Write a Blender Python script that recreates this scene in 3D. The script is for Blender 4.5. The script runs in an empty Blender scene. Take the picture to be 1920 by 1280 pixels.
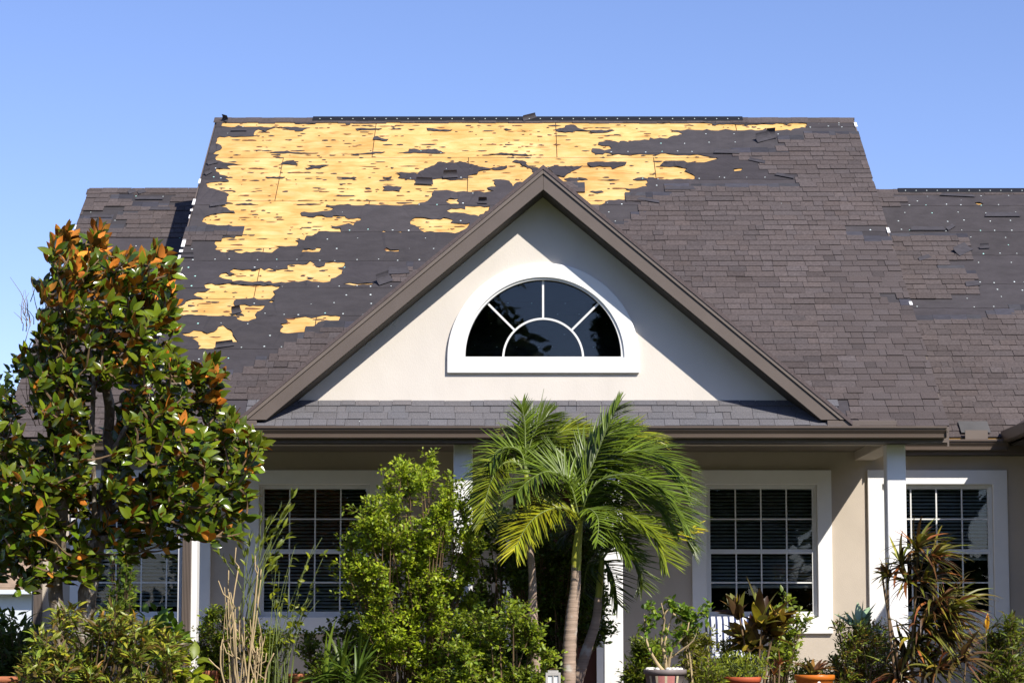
import bpy, bmesh, math, random
import numpy as np
from mathutils import Vector, Matrix
from mathutils.geometry import delaunay_2d_cdt

random.seed(7)
RNG = np.random.default_rng(7)
SC = bpy.context.scene
COL = SC.collection

# ------------------------------------------------------------------ camera, sky, sun, exposure
FPX, CX, CY, PITCH = 3880.0, 962.0, 850.0, math.radians(5.0)
EYE = np.array([0.0, -22.0, 0.8])
cd = bpy.data.cameras.new('camera'); cam = bpy.data.objects.new('camera', cd); COL.objects.link(cam)
cam.location = EYE; cam.rotation_euler = (math.radians(90) + PITCH, 0, 0)
cd.sensor_fit = 'HORIZONTAL'; cd.sensor_width = 36.0; cd.lens = FPX / 1920 * 36
cd.shift_x = -(CX - 960) / 1920; cd.shift_y = (CY - 640) / 1920
cd.clip_start = 0.1; cd.clip_end = 3000
SC.camera = cam

SUN = Vector((0.75, -1.0, 1.12)).normalized()
world = bpy.data.worlds.new('World'); SC.world = world; world.use_nodes = True
wn = world.node_tree; wn.nodes.clear()
sky = wn.nodes.new('ShaderNodeTexSky'); sky.sky_type = 'NISHITA'; sky.sun_disc = False
sky.sun_elevation = math.asin(SUN.z); sky.sun_rotation = math.atan2(SUN.x, SUN.y)
sky.altitude = 0; sky.air_density = 1.0; sky.dust_density = 0.2; sky.ozone_density = 2.0
bg = wn.nodes.new('ShaderNodeBackground'); bg.inputs['Strength'].default_value = 0.104
wo = wn.nodes.new('ShaderNodeOutputWorld')
wt = wn.nodes.new('ShaderNodeMix'); wt.data_type = 'RGBA'; wt.blend_type = 'MULTIPLY'; wt.inputs[0].default_value = 1.0; wt.inputs[7].default_value = (1.02, 1.01, 1.30, 1)
wn.links.new(sky.outputs[0], wt.inputs[6]); wn.links.new(wt.outputs[2], bg.inputs[0]); wn.links.new(bg.outputs[0], wo.inputs[0])
sl = bpy.data.lights.new('sun', 'SUN'); sl.energy = 5.0; sl.angle = math.radians(0.53); sl.color = (1.0, 0.94, 0.84)
so = bpy.data.objects.new('sun', sl); COL.objects.link(so)
so.rotation_euler = SUN.to_track_quat('Z', 'Y').to_euler(); so.location = (10, -20, 20)
SC.view_settings.view_transform = 'Standard'; SC.view_settings.look = 'None'
SC.view_settings.exposure = 0.45; SC.view_settings.gamma = 1.0
try:
    SC.view_settings.use_curve_mapping = False
except Exception:
    pass
SC.cycles.max_bounces = 8; SC.cycles.transparent_max_bounces = 12

# ------------------------------------------------------------------ photo pixel -> place
_R = np.array([1.0, 0, 0]); _U = np.array([0, -math.sin(PITCH), math.cos(PITCH)]); _F = np.array([0, math.cos(PITCH), math.sin(PITCH)])
def ray(px, py):
    return _R * ((px - CX) / FPX) + _U * ((CY - py) / FPX) + _F
def at(px, py, Y):
    d = ray(px, py); return EYE + d * ((Y - EYE[1]) / d[1])
def ppm(Y, z=1.5):
    return FPX / ((Y - EYE[1]) * math.cos(PITCH) + (z - EYE[2]) * math.sin(PITCH))

# ------------------------------------------------------------------ materials
def nd(nt, t, **kw):
    n = nt.nodes.new(t)
    for k, v in kw.items(): setattr(n, k, v)
    return n
MATS = {}
def pmat(name, col, rough=0.7, var=0.2, scale=6.0, stretch=(1, 1, 1), bump=0.0, bscale=60.0, bdist=0.01, tint=False,
         spec=0.3, trans=0.0, metal=0.0, spots=None, coat=0.0, huevar=None):
    """one procedural surface: base colour with two octaves of noise, optional per-piece tint, bump and spots"""
    m = bpy.data.materials.new(name); m.use_nodes = True; nt = m.node_tree; nt.nodes.clear()
    out = nd(nt, 'ShaderNodeOutputMaterial'); b = nd(nt, 'ShaderNodeBsdfPrincipled')
    b.inputs['Roughness'].default_value = rough; b.inputs['Specular IOR Level'].default_value = spec
    b.inputs['Metallic'].default_value = metal; b.inputs['Coat Weight'].default_value = coat
    tc = nd(nt, 'ShaderNodeTexCoord'); mp = nd(nt, 'ShaderNodeMapping'); mp.inputs['Scale'].default_value = stretch
    nt.links.new(tc.outputs['Object'], mp.inputs[0])
    n1 = nd(nt, 'ShaderNodeTexNoise'); n1.inputs['Scale'].default_value = scale; n1.inputs['Detail'].default_value = 6; n1.inputs['Roughness'].default_value = 0.6
    nt.links.new(mp.outputs[0], n1.inputs['Vector'])
    rp = nd(nt, 'ShaderNodeValToRGB'); nt.links.new(n1.outputs['Fac'], rp.inputs[0])
    c = np.array(col[:3]); lo = np.clip(c * (1 - var), 0, 1); hi = np.clip(c * (1 + var), 0, 1)
    if huevar is not None: lo = np.array(huevar)
    rp.color_ramp.elements[0].position = 0.3; rp.color_ramp.elements[0].color = (*lo, 1)
    rp.color_ramp.elements[1].position = 0.7; rp.color_ramp.elements[1].color = (*hi, 1)
    cur = rp.outputs[0]
    if tint:
        a = nd(nt, 'ShaderNodeAttribute', attribute_name='tint'); mx = nd(nt, 'ShaderNodeMix', data_type='RGBA', blend_type='MULTIPLY')
        mx.inputs[0].default_value = 1.0; nt.links.new(cur, mx.inputs[6]); nt.links.new(a.outputs['Color'], mx.inputs[7]); cur = mx.outputs[2]
    if spots:
        scol, sscale, thr, sstr = spots
        mp2 = nd(nt, 'ShaderNodeMapping'); mp2.inputs['Scale'].default_value = sstr; nt.links.new(tc.outputs['Object'], mp2.inputs[0])
        n2 = nd(nt, 'ShaderNodeTexNoise'); n2.inputs['Scale'].default_value = sscale; n2.inputs['Detail'].default_value = 5
        nt.links.new(mp2.outputs[0], n2.inputs['Vector'])
        r2 = nd(nt, 'ShaderNodeValToRGB'); r2.color_ramp.elements[0].position = thr; r2.color_ramp.elements[1].position = thr + 0.1
        nt.links.new(n2.outputs['Fac'], r2.inputs[0])
        mx = nd(nt, 'ShaderNodeMix', data_type='RGBA'); nt.links.new(r2.outputs[0], mx.inputs[0]); nt.links.new(cur, mx.inputs[6])
        mx.inputs[7].default_value = (*scol, 1); cur = mx.outputs[2]
    nt.links.new(cur, b.inputs['Base Color'])
    if bump > 0:
        n3 = nd(nt, 'ShaderNodeTexNoise'); n3.inputs['Scale'].default_value = bscale; n3.inputs['Detail'].default_value = 4
        nt.links.new(mp.outputs[0], n3.inputs['Vector'])
        bp = nd(nt, 'ShaderNodeBump'); bp.inputs['Strength'].default_value = bump; bp.inputs['Distance'].default_value = bdist
        nt.links.new(n3.outputs['Fac'], bp.inputs['Height']); nt.links.new(bp.outputs[0], b.inputs['Normal'])
    sh = b.outputs[0]
    if trans > 0:
        tr = nd(nt, 'ShaderNodeBsdfTranslucent'); nt.links.new(cur, tr.inputs[0])
        ms = nd(nt, 'ShaderNodeMixShader'); ms.inputs[0].default_value = trans
        nt.links.new(sh, ms.inputs[1]); nt.links.new(tr.outputs[0], ms.inputs[2]); sh = ms.outputs[0]
    nt.links.new(sh, out.inputs[0]); MATS[name] = m
    return m
def glass_mat():
    m = bpy.data.materials.new('window_glass'); m.use_nodes = True; nt = m.node_tree; nt.nodes.clear()
    out = nd(nt, 'ShaderNodeOutputMaterial'); t = nd(nt, 'ShaderNodeBsdfTransparent'); g = nd(nt, 'ShaderNodeBsdfGlossy')
    t.inputs[0].default_value = (0.78, 0.82, 0.82, 1); g.inputs['Roughness'].default_value = 0.012; g.inputs[0].default_value = (1, 1, 1, 1)
    f = nd(nt, 'ShaderNodeFresnel'); f.inputs[0].default_value = 1.42
    tc = nd(nt, 'ShaderNodeTexCoord'); n = nd(nt, 'ShaderNodeTexNoise'); n.inputs['Scale'].default_value = 2.2
    bp = nd(nt, 'ShaderNodeBump'); bp.inputs['Strength'].default_value = 0.03; bp.inputs['Distance'].default_value = 0.01
    nt.links.new(tc.outputs['Object'], n.inputs['Vector']); nt.links.new(n.outputs['Fac'], bp.inputs['Height']); nt.links.new(bp.outputs[0], g.inputs['Normal'])
    mx = nd(nt, 'ShaderNodeMixShader'); nt.links.new(f.outputs[0], mx.inputs[0]); nt.links.new(t.outputs[0], mx.inputs[1]); nt.links.new(g.outputs[0], mx.inputs[2])
    nt.links.new(mx.outputs[0], out.inputs[0]); MATS['window_glass'] = m; return m

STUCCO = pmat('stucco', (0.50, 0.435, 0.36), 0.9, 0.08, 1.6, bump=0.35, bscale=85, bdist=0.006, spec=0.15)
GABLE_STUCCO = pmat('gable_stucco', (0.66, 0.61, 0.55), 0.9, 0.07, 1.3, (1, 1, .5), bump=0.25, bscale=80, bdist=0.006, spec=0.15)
WHITE = pmat('white_paint', (0.83, 0.82, 0.80), 0.55, 0.035, 3.0, bump=0.08, bscale=50, bdist=0.003, spec=0.3)
VINYL = pmat('white_vinyl', (0.74, 0.74, 0.72), 0.4, 0.03, 4.0, spec=0.4)
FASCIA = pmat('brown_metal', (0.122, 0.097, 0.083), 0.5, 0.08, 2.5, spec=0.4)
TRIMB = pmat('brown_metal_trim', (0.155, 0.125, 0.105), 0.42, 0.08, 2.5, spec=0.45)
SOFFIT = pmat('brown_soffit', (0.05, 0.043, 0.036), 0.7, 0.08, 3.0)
GUTTER = pmat('gutter_metal', (0.11, 0.083, 0.066), 0.38, 0.1, 3.0, (0.3, 1, 1), spec=0.5)
FELT = pmat('roofing_felt', (0.047, 0.0425, 0.045), 0.88, 0.16, 3.5, (1, 2, 2), bump=0.6, bscale=6, bdist=0.03, tint=True, spec=0.25)
SHING = pmat('asphalt_shingle', (0.084, 0.069, 0.067), 0.92, 0.26, 38, bump=0.5, bscale=160, bdist=0.004, tint=True, spec=0.15)
HEADLAP = pmat('shingle_headlap', (0.048, 0.047, 0.054), 0.9, 0.2, 30, (0.3, 1, 1), bump=0.3, bscale=120, bdist=0.003, tint=True, spec=0.15)
DARKW = pmat('dark_underdeck', (0.03, 0.026, 0.022), 0.95, 0.1)
BLACKP = pmat('black_plastic', (0.012, 0.012, 0.014), 0.5, 0.1)
DRIP = pmat('white_drip_edge', (0.74, 0.73, 0.72), 0.5, 0.06)
NAILC = pmat('nail_cap', (0.50, 0.56, 0.55), 0.5, 0.25, 9, tint=True)
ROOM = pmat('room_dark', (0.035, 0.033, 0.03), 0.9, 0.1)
BLIND = pmat('blind_slat', (0.70, 0.70, 0.68), 0.6, 0.04)
DOORP = pmat('door_paint', (0.055, 0.014, 0.010), 0.45, 0.12, 3, (4, 1, 0.4))
CEIL = pmat('brown_ceiling', (0.16, 0.135, 0.105), 0.8, 0.08, 3)
CONC = pmat('concrete', (0.24, 0.225, 0.205), 0.9, 0.12, 4, bump=0.2)
GLASS = glass_mat()
PLAINSH = pmat('shingle_slope', (0.105, 0.083, 0.083), 0.92, 0.2, 40, bump=0.4, bscale=120, bdist=0.004, spec=0.15)
FLASH = pmat('grey_flashing', (0.10, 0.095, 0.09), 0.5, 0.12, 6, metal=0.2)

def ply_mat():
    m = bpy.data.materials.new('plywood'); m.use_nodes = True; nt = m.node_tree; nt.nodes.clear()
    out = nd(nt, 'ShaderNodeOutputMaterial'); b = nd(nt, 'ShaderNodeBsdfPrincipled'); b.inputs['Roughness'].default_value = 0.75
    b.inputs['Specular IOR Level'].default_value = 0.25
    tc = nd(nt, 'ShaderNodeTexCoord')
    mp = nd(nt, 'ShaderNodeMapping'); mp.inputs['Scale'].default_value = (1.6, 6, 6); nt.links.new(tc.outputs['Object'], mp.inputs[0])
    n1 = nd(nt, 'ShaderNodeTexNoise'); n1.inputs['Scale'].default_value = 1.7; n1.inputs['Detail'].default_value = 8; n1.inputs['Distortion'].default_value = 1.2
    nt.links.new(mp.outputs[0], n1.inputs['Vector'])
    r1 = nd(nt, 'ShaderNodeValToRGB'); e = r1.color_ramp.elements
    e[0].position = 0.30; e[0].color = (0.53, 0.33, 0.11, 1); e[1].position = 0.72; e[1].color = (0.69, 0.475, 0.225, 1)
    k = e.new(0.5); k.color = (0.63, 0.415, 0.155, 1)
    nt.links.new(n1.outputs['Fac'], r1.inputs[0])
    n2 = nd(nt, 'ShaderNodeTexNoise'); n2.inputs['Scale'].default_value = 2.3; n2.inputs['Detail'].default_value = 5; nt.links.new(tc.outputs['Object'], n2.inputs['Vector'])
    r2 = nd(nt, 'ShaderNodeValToRGB'); r2.color_ramp.elements[0].position = 0.35; r2.color_ramp.elements[0].color = (0.88, 0.76, 0.62, 1)
    r2.color_ramp.elements[1].position = 0.65; r2.color_ramp.elements[1].color = (1.06, 1.05, 1.05, 1); nt.links.new(n2.outputs['Fac'], r2.inputs[0])
    mx = nd(nt, 'ShaderNodeMix', data_type='RGBA', blend_type='MULTIPLY'); mx.inputs[0].default_value = 1
    nt.links.new(r1.outputs[0], mx.inputs[6]); nt.links.new(r2.outputs[0], mx.inputs[7])
    # knots and resin streaks
    mp3 = nd(nt, 'ShaderNodeMapping'); mp3.inputs['Scale'].default_value = (2.2, 6.5, 6.5); nt.links.new(tc.outputs['Object'], mp3.inputs[0])
    n3 = nd(nt, 'ShaderNodeTexNoise'); n3.inputs['Scale'].default_value = 1.6; n3.inputs['Detail'].default_value = 6; nt.links.new(mp3.outputs[0], n3.inputs['Vector'])
    r3 = nd(nt, 'ShaderNodeValToRGB'); r3.color_ramp.elements[0].position = 0.61; r3.color_ramp.elements[0].color = (0, 0, 0, 1)
    r3.color_ramp.elements[1].position = 0.76; r3.color_ramp.elements[1].color = (0.85, 0.85, 0.85, 1); nt.links.new(n3.outputs['Fac'], r3.inputs[0])
    m2 = nd(nt, 'ShaderNodeMix', data_type='RGBA'); nt.links.new(r3.outputs[0], m2.inputs[0]); nt.links.new(mx.outputs[2], m2.inputs[6]); m2.inputs[7].default_value = (0.42, 0.19, 0.05, 1)
    a = nd(nt, 'ShaderNodeAttribute', attribute_name='tint'); m3 = nd(nt, 'ShaderNodeMix', data_type='RGBA', blend_type='MULTIPLY'); m3.inputs[0].default_value = 1
    nt.links.new(m2.outputs[2], m3.inputs[6]); nt.links.new(a.outputs['Color'], m3.inputs[7])
    nt.links.new(m3.outputs[2], b.inputs['Base Color']); nt.links.new(b.outputs[0], out.inputs[0]); return m
PLY = ply_mat()

# ------------------------------------------------------------------ mesh helpers
class MB:
    def __init__(s): s.v = []; s.f = []; s.t = []; s.m = []
    def add(s, verts, faces, tint=(1, 1, 1), mi=0):
        o = len(s.v); s.v.extend([tuple(map(float, p)) for p in verts]); s.f.extend([tuple(i + o for i in f) for f in faces])
        s.t.extend([tint] * len(verts)); s.m.extend([mi] * len(faces)); return s
    def box(s, lo, hi, tint=(1, 1, 1), mi=0):
        x0, y0, z0 = lo; x1, y1, z1 = hi
        return s.add([(x0, y0, z0), (x1, y0, z0), (x1, y1, z0), (x0, y1, z0), (x0, y0, z1), (x1, y0, z1), (x1, y1, z1), (x0, y1, z1)],
                     [(0, 3, 2, 1), (4, 5, 6, 7), (0, 1, 5, 4), (1, 2, 6, 5), (2, 3, 7, 6), (3, 0, 4, 7)], tint, mi)
    def tube(s, pts, rad, sides=6, tint=(1, 1, 1), mi=0, cap=True):
        P = [np.array(p, float) for p in pts]; n = len(P); vs = []
        ref = np.array([0.31, 0.9, 0.2])
        for i in range(n):
            d = P[min(i + 1, n - 1)] - P[max(i - 1, 0)]; d /= (np.linalg.norm(d) + 1e-9)
            a = np.cross(d, ref); a /= (np.linalg.norm(a) + 1e-9); b = np.cross(d, a); r = rad[i] if hasattr(rad, '__len__') else rad
            for k in range(sides):
                t = 2 * math.pi * k / sides; vs.append(P[i] + r * (a * math.cos(t) + b * math.sin(t)))
        fs = [(i * sides + k, i * sides + (k + 1) % sides, (i + 1) * sides + (k + 1) % sides, (i + 1) * sides + k) for i in range(n - 1) for k in range(sides)]
        if cap: fs += [tuple(range(sides))[::-1], tuple((n - 1) * sides + k for k in range(sides))]
        return s.add(vs, fs, tint, mi)
    def lathe(s, prof, cx, cy, sides=20, tint=(1, 1, 1), mi=0):
        vs = [(cx + r * math.cos(2 * math.pi * k / sides), cy + r * math.sin(2 * math.pi * k / sides), z) for r, z in prof for k in range(sides)]
        fs = [(i * sides + k, i * sides + (k + 1) % sides, (i + 1) * sides + (k + 1) % sides, (i + 1) * sides + k) for i in range(len(prof) - 1) for k in range(sides)]
        return s.add(vs, fs, tint, mi)
    def build(s, name, mats, parent=None, smooth=False, kind=None):
        me = bpy.data.meshes.new(name); me.from_pydata(s.v, [], s.f)
        mats = mats if isinstance(mats, (list, tuple)) else [mats]
        for m in mats: me.materials.append(m)
        if len(mats) > 1: me.polygons.foreach_set('material_index', s.m)
        at_ = me.color_attributes.new('tint', 'FLOAT_COLOR', 'POINT')
        at_.data.foreach_set('color', np.concatenate([np.array(s.t, float).reshape(-1, 3), np.ones((len(s.t), 1))], 1).astype(np.float32).ravel())
        if smooth: me.polygons.foreach_set('use_smooth', [True] * len(me.polygons))
        me.update()
        return link(name, me, parent, kind)
def link(name, me, parent=None, kind=None):
    o = bpy.data.objects.new(name, me); COL.objects.link(o)
    if parent is not None: attach(o, parent)
    if kind: o['kind'] = kind
    return o
def attach(o, parent):
    o.parent = parent
    if parent.type == 'EMPTY': o.matrix_parent_inverse = Matrix.Translation(-Vector(parent.location))
def thing(name, label, cat, loc=(0, 0, 0), group=None):
    o = bpy.data.objects.new(name, None); COL.objects.link(o); o.location = [float(c) for c in loc]; o.empty_display_size = 0.2
    return tag(o, label, cat, group)
def tag(o, label, cat, group=None):
    o['label'] = label; o['category'] = cat
    if group: o['group'] = group
    return o
def bevel(o, w=0.006, seg=1):
    m = o.modifiers.new('bevel', 'BEVEL'); m.width = w; m.segments = seg; m.limit_method = 'ANGLE'; return o

def inpoly(P, poly):
    P = np.asarray(P, float); x, y = P[:, 0], P[:, 1]; c = np.zeros(len(P), bool); q = np.asarray(poly, float); j = len(q) - 1
    for i in range(len(q)):
        xi, yi = q[i]; xj, yj = q[j]
        if yi != yj: c ^= ((yi > y) != (yj > y)) & (x < (xj - xi) * (y - yi) / (yj - yi) + xi)
        j = i
    return c
def cdt(inside, outside, extra=()):
    vs = []; es = []
    for p in list(inside) + list(outside):
        o = len(vs); vs += [Vector((float(a), float(b))) for a, b in p]; es += [(o + i, o + (i + 1) % len(p)) for i in range(len(p))]
    for p in extra: vs.append(Vector((float(p[0]), float(p[1]))))
    r = delaunay_2d_cdt(vs, es, [], 0, 1e-6); V = np.array([(v.x, v.y) for v in r[0]]); Fs = [f for f in r[2]]
    if not Fs: return V, []
    C = np.array([V[list(f)].mean(0) for f in Fs]); k = np.zeros(len(Fs), bool)
    for p in inside: k |= inpoly(C, p)
    for p in outside: k &= ~inpoly(C, p)
    return V, [f for f, kk in zip(Fs, k) if kk]
def slab_from(V, Fs, fn, n0, n1):
    """extrude a flat triangulated region between two offsets; fn(a, b, n) -> xyz"""
    top = [fn(a, b, n1) for a, b in V]; bot = [fn(a, b, n0) for a, b in V]; N = len(V)
    fs = [tuple(f) for f in Fs] + [tuple(i + N for i in reversed(f)) for f in Fs]
    ec = {}
    for f in Fs:
        for i in range(len(f)):
            e = (f[i], f[(i + 1) % len(f)]); ec[e] = 1
    for (a, b) in list(ec):
        if (b, a) not in ec: fs.append((b, a, a + N, b + N))
    return top + bot, fs
def prism(mb, inside, outside, fn, n0, n1, tint=(1, 1, 1), mi=0):
    V, F_ = cdt(inside, outside); v, f = slab_from(V, F_, fn, n0, n1); return mb.add(v, f, tint, mi)
def facing(Y):  # xz region extruded along y towards the camera
    return lambda a, b, n: (a, Y - n, b)

# ------------------------------------------------------------------ the house: proportions
TAN = 10 / 12.0; TH = math.atan(TAN); CT, ST = math.cos(TH), math.sin(TH)
ZE = at(960, 800, 0.0)[2]
class Roof:
    """a roof plane: u along x, v up the slope, n off the surface"""
    def __init__(s, y0, z0): s.O = np.array([0, y0, z0]); s.N = np.array([0, -ST, CT]); s.V = np.array([0, CT, ST])
    def p(s, u, v, n=0.0): return s.O + np.array([u, 0, 0]) + s.V * v + s.N * n
    def uv(s, px, py):
        d = ray(px, py); t = np.dot(s.O - EYE, s.N) / np.dot(d, s.N); q = EYE + d * t - s.O; return (q[0], np.dot(q, s.V))
MAIN = Roof(0.0, ZE)
WY, WALLY = 2.155, 2.40
ZW = at(1850, 823, WY)[2]
WING = Roof(WY, ZW)
XL = float(np.mean([MAIN.uv(408, 228)[0], MAIN.uv(336, 480)[0]])); XR = float(np.mean([MAIN.uv(1601, 228)[0], MAIN.uv(1640, 360)[0], MAIN.uv(1774, 795)[0]]))
VR = MAIN.uv(1000, 226)[1]; YR = VR * CT; ZR = ZE + VR * ST
VWR = WING.uv(1800, 360)[1]
XWL = float(np.mean([WING.uv(166, 362)[0], WING.uv(138, 447)[0]])); XWR = 8.2
print('ZE %.3f ZW %.3f XL %.3f XR %.3f VR %.3f YR %.3f ZR %.3f VWR %.3f wingridgeY %.2f XWL %.3f' % (ZE, ZW, XL, XR, VR, YR, ZR, VWR, WY + VWR * CT, XWL))
house = thing('house', 'beige stucco house with storm-torn shingle roof and arched gable window', 'house', (0, 3, 0))

def jag(poly, amp=0.012, step=0.03, seed=0):
    """rough up a torn outline (roof coordinates)"""
    r = np.random.default_rng(seed); out = []
    for i in range(len(poly)):
        a = np.array(poly[i]); b = np.array(poly[(i + 1) % len(poly)]); L = np.linalg.norm(b - a); n = max(1, int(L / step)); off = 0.0
        nrm = np.array([-(b - a)[1], (b - a)[0]]) / (L + 1e-9)
        for k in range(n):
            t = k / n; out.append(a + (b - a) * t + nrm * (off * min(1, 4 * t * (1 - t) + 0.3) if k else 0)); off = 0.6 * off + r.normal(0, amp)
    return out

def Z(ox, oy, s, pts): return [(ox + x / s, oy + y / s) for x, y in pts]
Z1 = lambda p: Z(320, 190, 4, p)
Z2 = lambda p: Z(760, 190, 4, p)
Z3 = lambda p: Z(1200, 190, 4, p)
Z4 = lambda p: Z(300, 440, 3.369, p)
Z5 = lambda p: Z(1520, 330, 4.2675, p)

# bare plywood: where shingles and felt are gone
BARE = []
BARE.append([(420, 231), (560, 230), (800, 231), (1100, 231), (1300, 233)] + Z3([(600, 182), (900, 182), (1250, 178), (1240, 205), (1190, 212), (1130, 232), (1070, 225), (1000, 232), (935, 220), (890, 232), (810, 230), (700, 228), (560, 232), (440, 228), (330, 226), (225, 222), (240, 235), (290, 240), (325, 258), (280, 268), (225, 275), (205, 290), (150, 282), (75, 285), (70, 300), (0, 308)])
  + Z2([(1720, 305), (1640, 308), (1600, 325), (1540, 310), (1450, 315), (1445, 335), (1480, 345), (1530, 345), (1548, 365), (1530, 372), (1460, 368), (1400, 370), (1398, 390), (1425, 410), (1480, 408), (1500, 395), (1530, 400), (1560, 412), (1600, 405), (1650, 412)])
  + Z3([(0, 405), (100, 408), (250, 410), (400, 412), (480, 420), (560, 428), (590, 445), (540, 455), (480, 472), (420, 475), (380, 470), (330, 462), (300, 455), (250, 460), (190, 462), (170, 465), (210, 472), (215, 480), (150, 490), (170, 500), (250, 500), (330, 512), (355, 518), (335, 535), (370, 550), (410, 570), (412, 590), (385, 600), (330, 595), (270, 592), (200, 596), (120, 590), (100, 582), (60, 586)])
  + Z2([(1815, 590), (1740, 585), (1705, 598), (1740, 605), (1812, 602), (1818, 620), (1800, 630), (1815, 645), (1780, 650), (1740, 660), (1650, 662), (1690, 680), (1670, 700), (1685, 735), (1690, 742), (1600, 748), (1530, 752), (1500, 760), (1495, 775), (1440, 788), (1420, 785), (1200, 760), (900, 660), (860, 612), (808, 650), (800, 628), (782, 605), (740, 596), (650, 600), (680, 648), (612, 660), (665, 685), (620, 690), (540, 690), (480, 690), (440, 685), (350, 690), (310, 678), (215, 685), (200, 700), (205, 720), (185, 740), (110, 775), (90, 785)])
  + Z1([(1780, 785), (1700, 790), (1600, 785), (1500, 785), (1390, 790), (1330, 780), (1270, 785), (1170, 785), (1165, 800), (1225, 815), (1200, 828), (1140, 838), (1060, 845), (975, 848), (985, 870), (1040, 880), (1100, 868), (1170, 880), (1215, 880), (1220, 870), (1310, 872), (1315, 885), (1430, 890), (1425, 905), (1385, 920), (1370, 940), (1270, 942), (1200, 950), (1215, 960), (1275, 965), (1280, 990), (1220, 988), (1110, 985), (1090, 1005), (1020, 1020), (1005, 1050), (935, 1055), (960, 1080), (945, 1098), (900, 1100), (830, 1095), (780, 1095), (825, 1105), (790, 1125), (760, 1145), (690, 1145), (600, 1145), (500, 1145), (380, 1145), (335, 1125), (350, 1100), (330, 1080), (370, 1050), (375, 1040), (480, 1035), (500, 1010), (540, 985), (530, 955), (400, 948), (330, 940), (232, 915), (270, 875), (340, 855), (430, 848), (485, 850), (475, 835), (435, 820), (420, 805), (340, 795), (330, 782), (400, 780), (470, 778), (420, 765), (425, 740), (440, 712), (385, 690), (300, 660), (260, 630), (300, 618), (370, 612), (440, 612), (410, 590), (430, 575), (370, 560), (340, 535), (345, 515), (400, 515), (450, 518), (420, 495), (470, 488), (540, 487), (480, 480), (400, 468), (335, 455), (340, 425), (365, 410), (320, 405), (340, 385), (380, 345), (350, 310), (370, 275), (440, 270), (560, 275), (625, 272), (630, 240), (660, 220), (700, 235), (720, 245), (715, 235), (760, 215), (790, 205), (840, 212), (930, 225), (935, 235), (990, 232), (1050, 208), (960, 205), (850, 203), (700, 203), (560, 203), (430, 203), (380, 195), (390, 175)]))
BARE += [Z1([(980, 1140), (1000, 1120), (1070, 1125), (1100, 1108), (1130, 1112), (1115, 1138), (1060, 1142)]),
  Z1([(1600, 1125), (1620, 1113), (1650, 1128), (1715, 1125), (1712, 1140), (1620, 1138)]),
  Z2([(45, 900), (120, 885), (200, 895), (290, 885), (320, 890), (340, 920), (400, 928), (485, 925), (460, 960), (400, 990), (340, 993), (230, 990), (190, 985), (140, 990), (100, 960), (40, 935)]),
  Z2([(310, 830), (350, 815), (450, 820), (450, 795), (520, 800), (560, 795), (635, 800), (600, 840), (550, 875), (520, 860), (440, 850), (340, 845)]),
  Z2([(300, 755), (340, 742), (400, 740), (385, 755), (400, 780), (340, 780)]),
  Z4([(370, 275), (390, 255), (470, 262), (530, 260), (440, 240), (470, 225), (560, 228), (620, 230), (640, 218), (660, 232), (690, 218), (720, 230), (780, 225), (810, 225), (808, 200), (850, 195), (930, 195), (950, 175), (975, 190), (985, 210), (1010, 215), (1040, 205), (1045, 185), (1100, 180), (1170, 185), (1165, 205), (1120, 220), (1155, 230), (1130, 265), (1080, 290), (1080, 305), (960, 305), (820, 308), (690, 308), (560, 308), (460, 305), (455, 295), (400, 285)]),
  Z4([(280, 325), (330, 316), (350, 325), (430, 316), (460, 318), (500, 325), (560, 330), (680, 330), (765, 335), (740, 352), (715, 365), (730, 385), (700, 415), (620, 418), (560, 412), (485, 415), (470, 430), (480, 460), (540, 450), (570, 460), (590, 455), (665, 455), (650, 480), (615, 500), (610, 540), (560, 553), (490, 545), (480, 520), (400, 518), (280, 518), (150, 518), (120, 500), (108, 460), (170, 430), (240, 415), (280, 418), (235, 400), (212, 385), (240, 370), (290, 370), (320, 350), (290, 345)]),
  Z4([(760, 575), (800, 570), (795, 540), (850, 535), (920, 525), (960, 535), (1000, 525), (1080, 522), (1140, 525), (1130, 550), (1050, 552), (1000, 560), (975, 590), (935, 600), (930, 625), (860, 628), (780, 632), (765, 605)]),
  Z4([(135, 632), (190, 628), (215, 612), (300, 635), (345, 620), (370, 590), (400, 580), (430, 605), (460, 625), (475, 660), (495, 685), (430, 700), (370, 715), (360, 730), (300, 730), (240, 730), (245, 690), (220, 675), (180, 655)]),
  Z4([(1155, 320), (1200, 312), (1280, 318), (1365, 315), (1280, 325), (1225, 335), (1190, 328)]),
  Z3([(695, 525), (740, 515), (770, 515), (755, 535), (710, 535)]), Z1([(1580, 988), (1600, 980), (1622, 988), (1600, 992)]), Z1([(1690, 990), (1730, 986), (1738, 992), (1700, 994)]),
  Z4([(685, 432), (705, 426), (726, 430), (705, 438)])]
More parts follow.
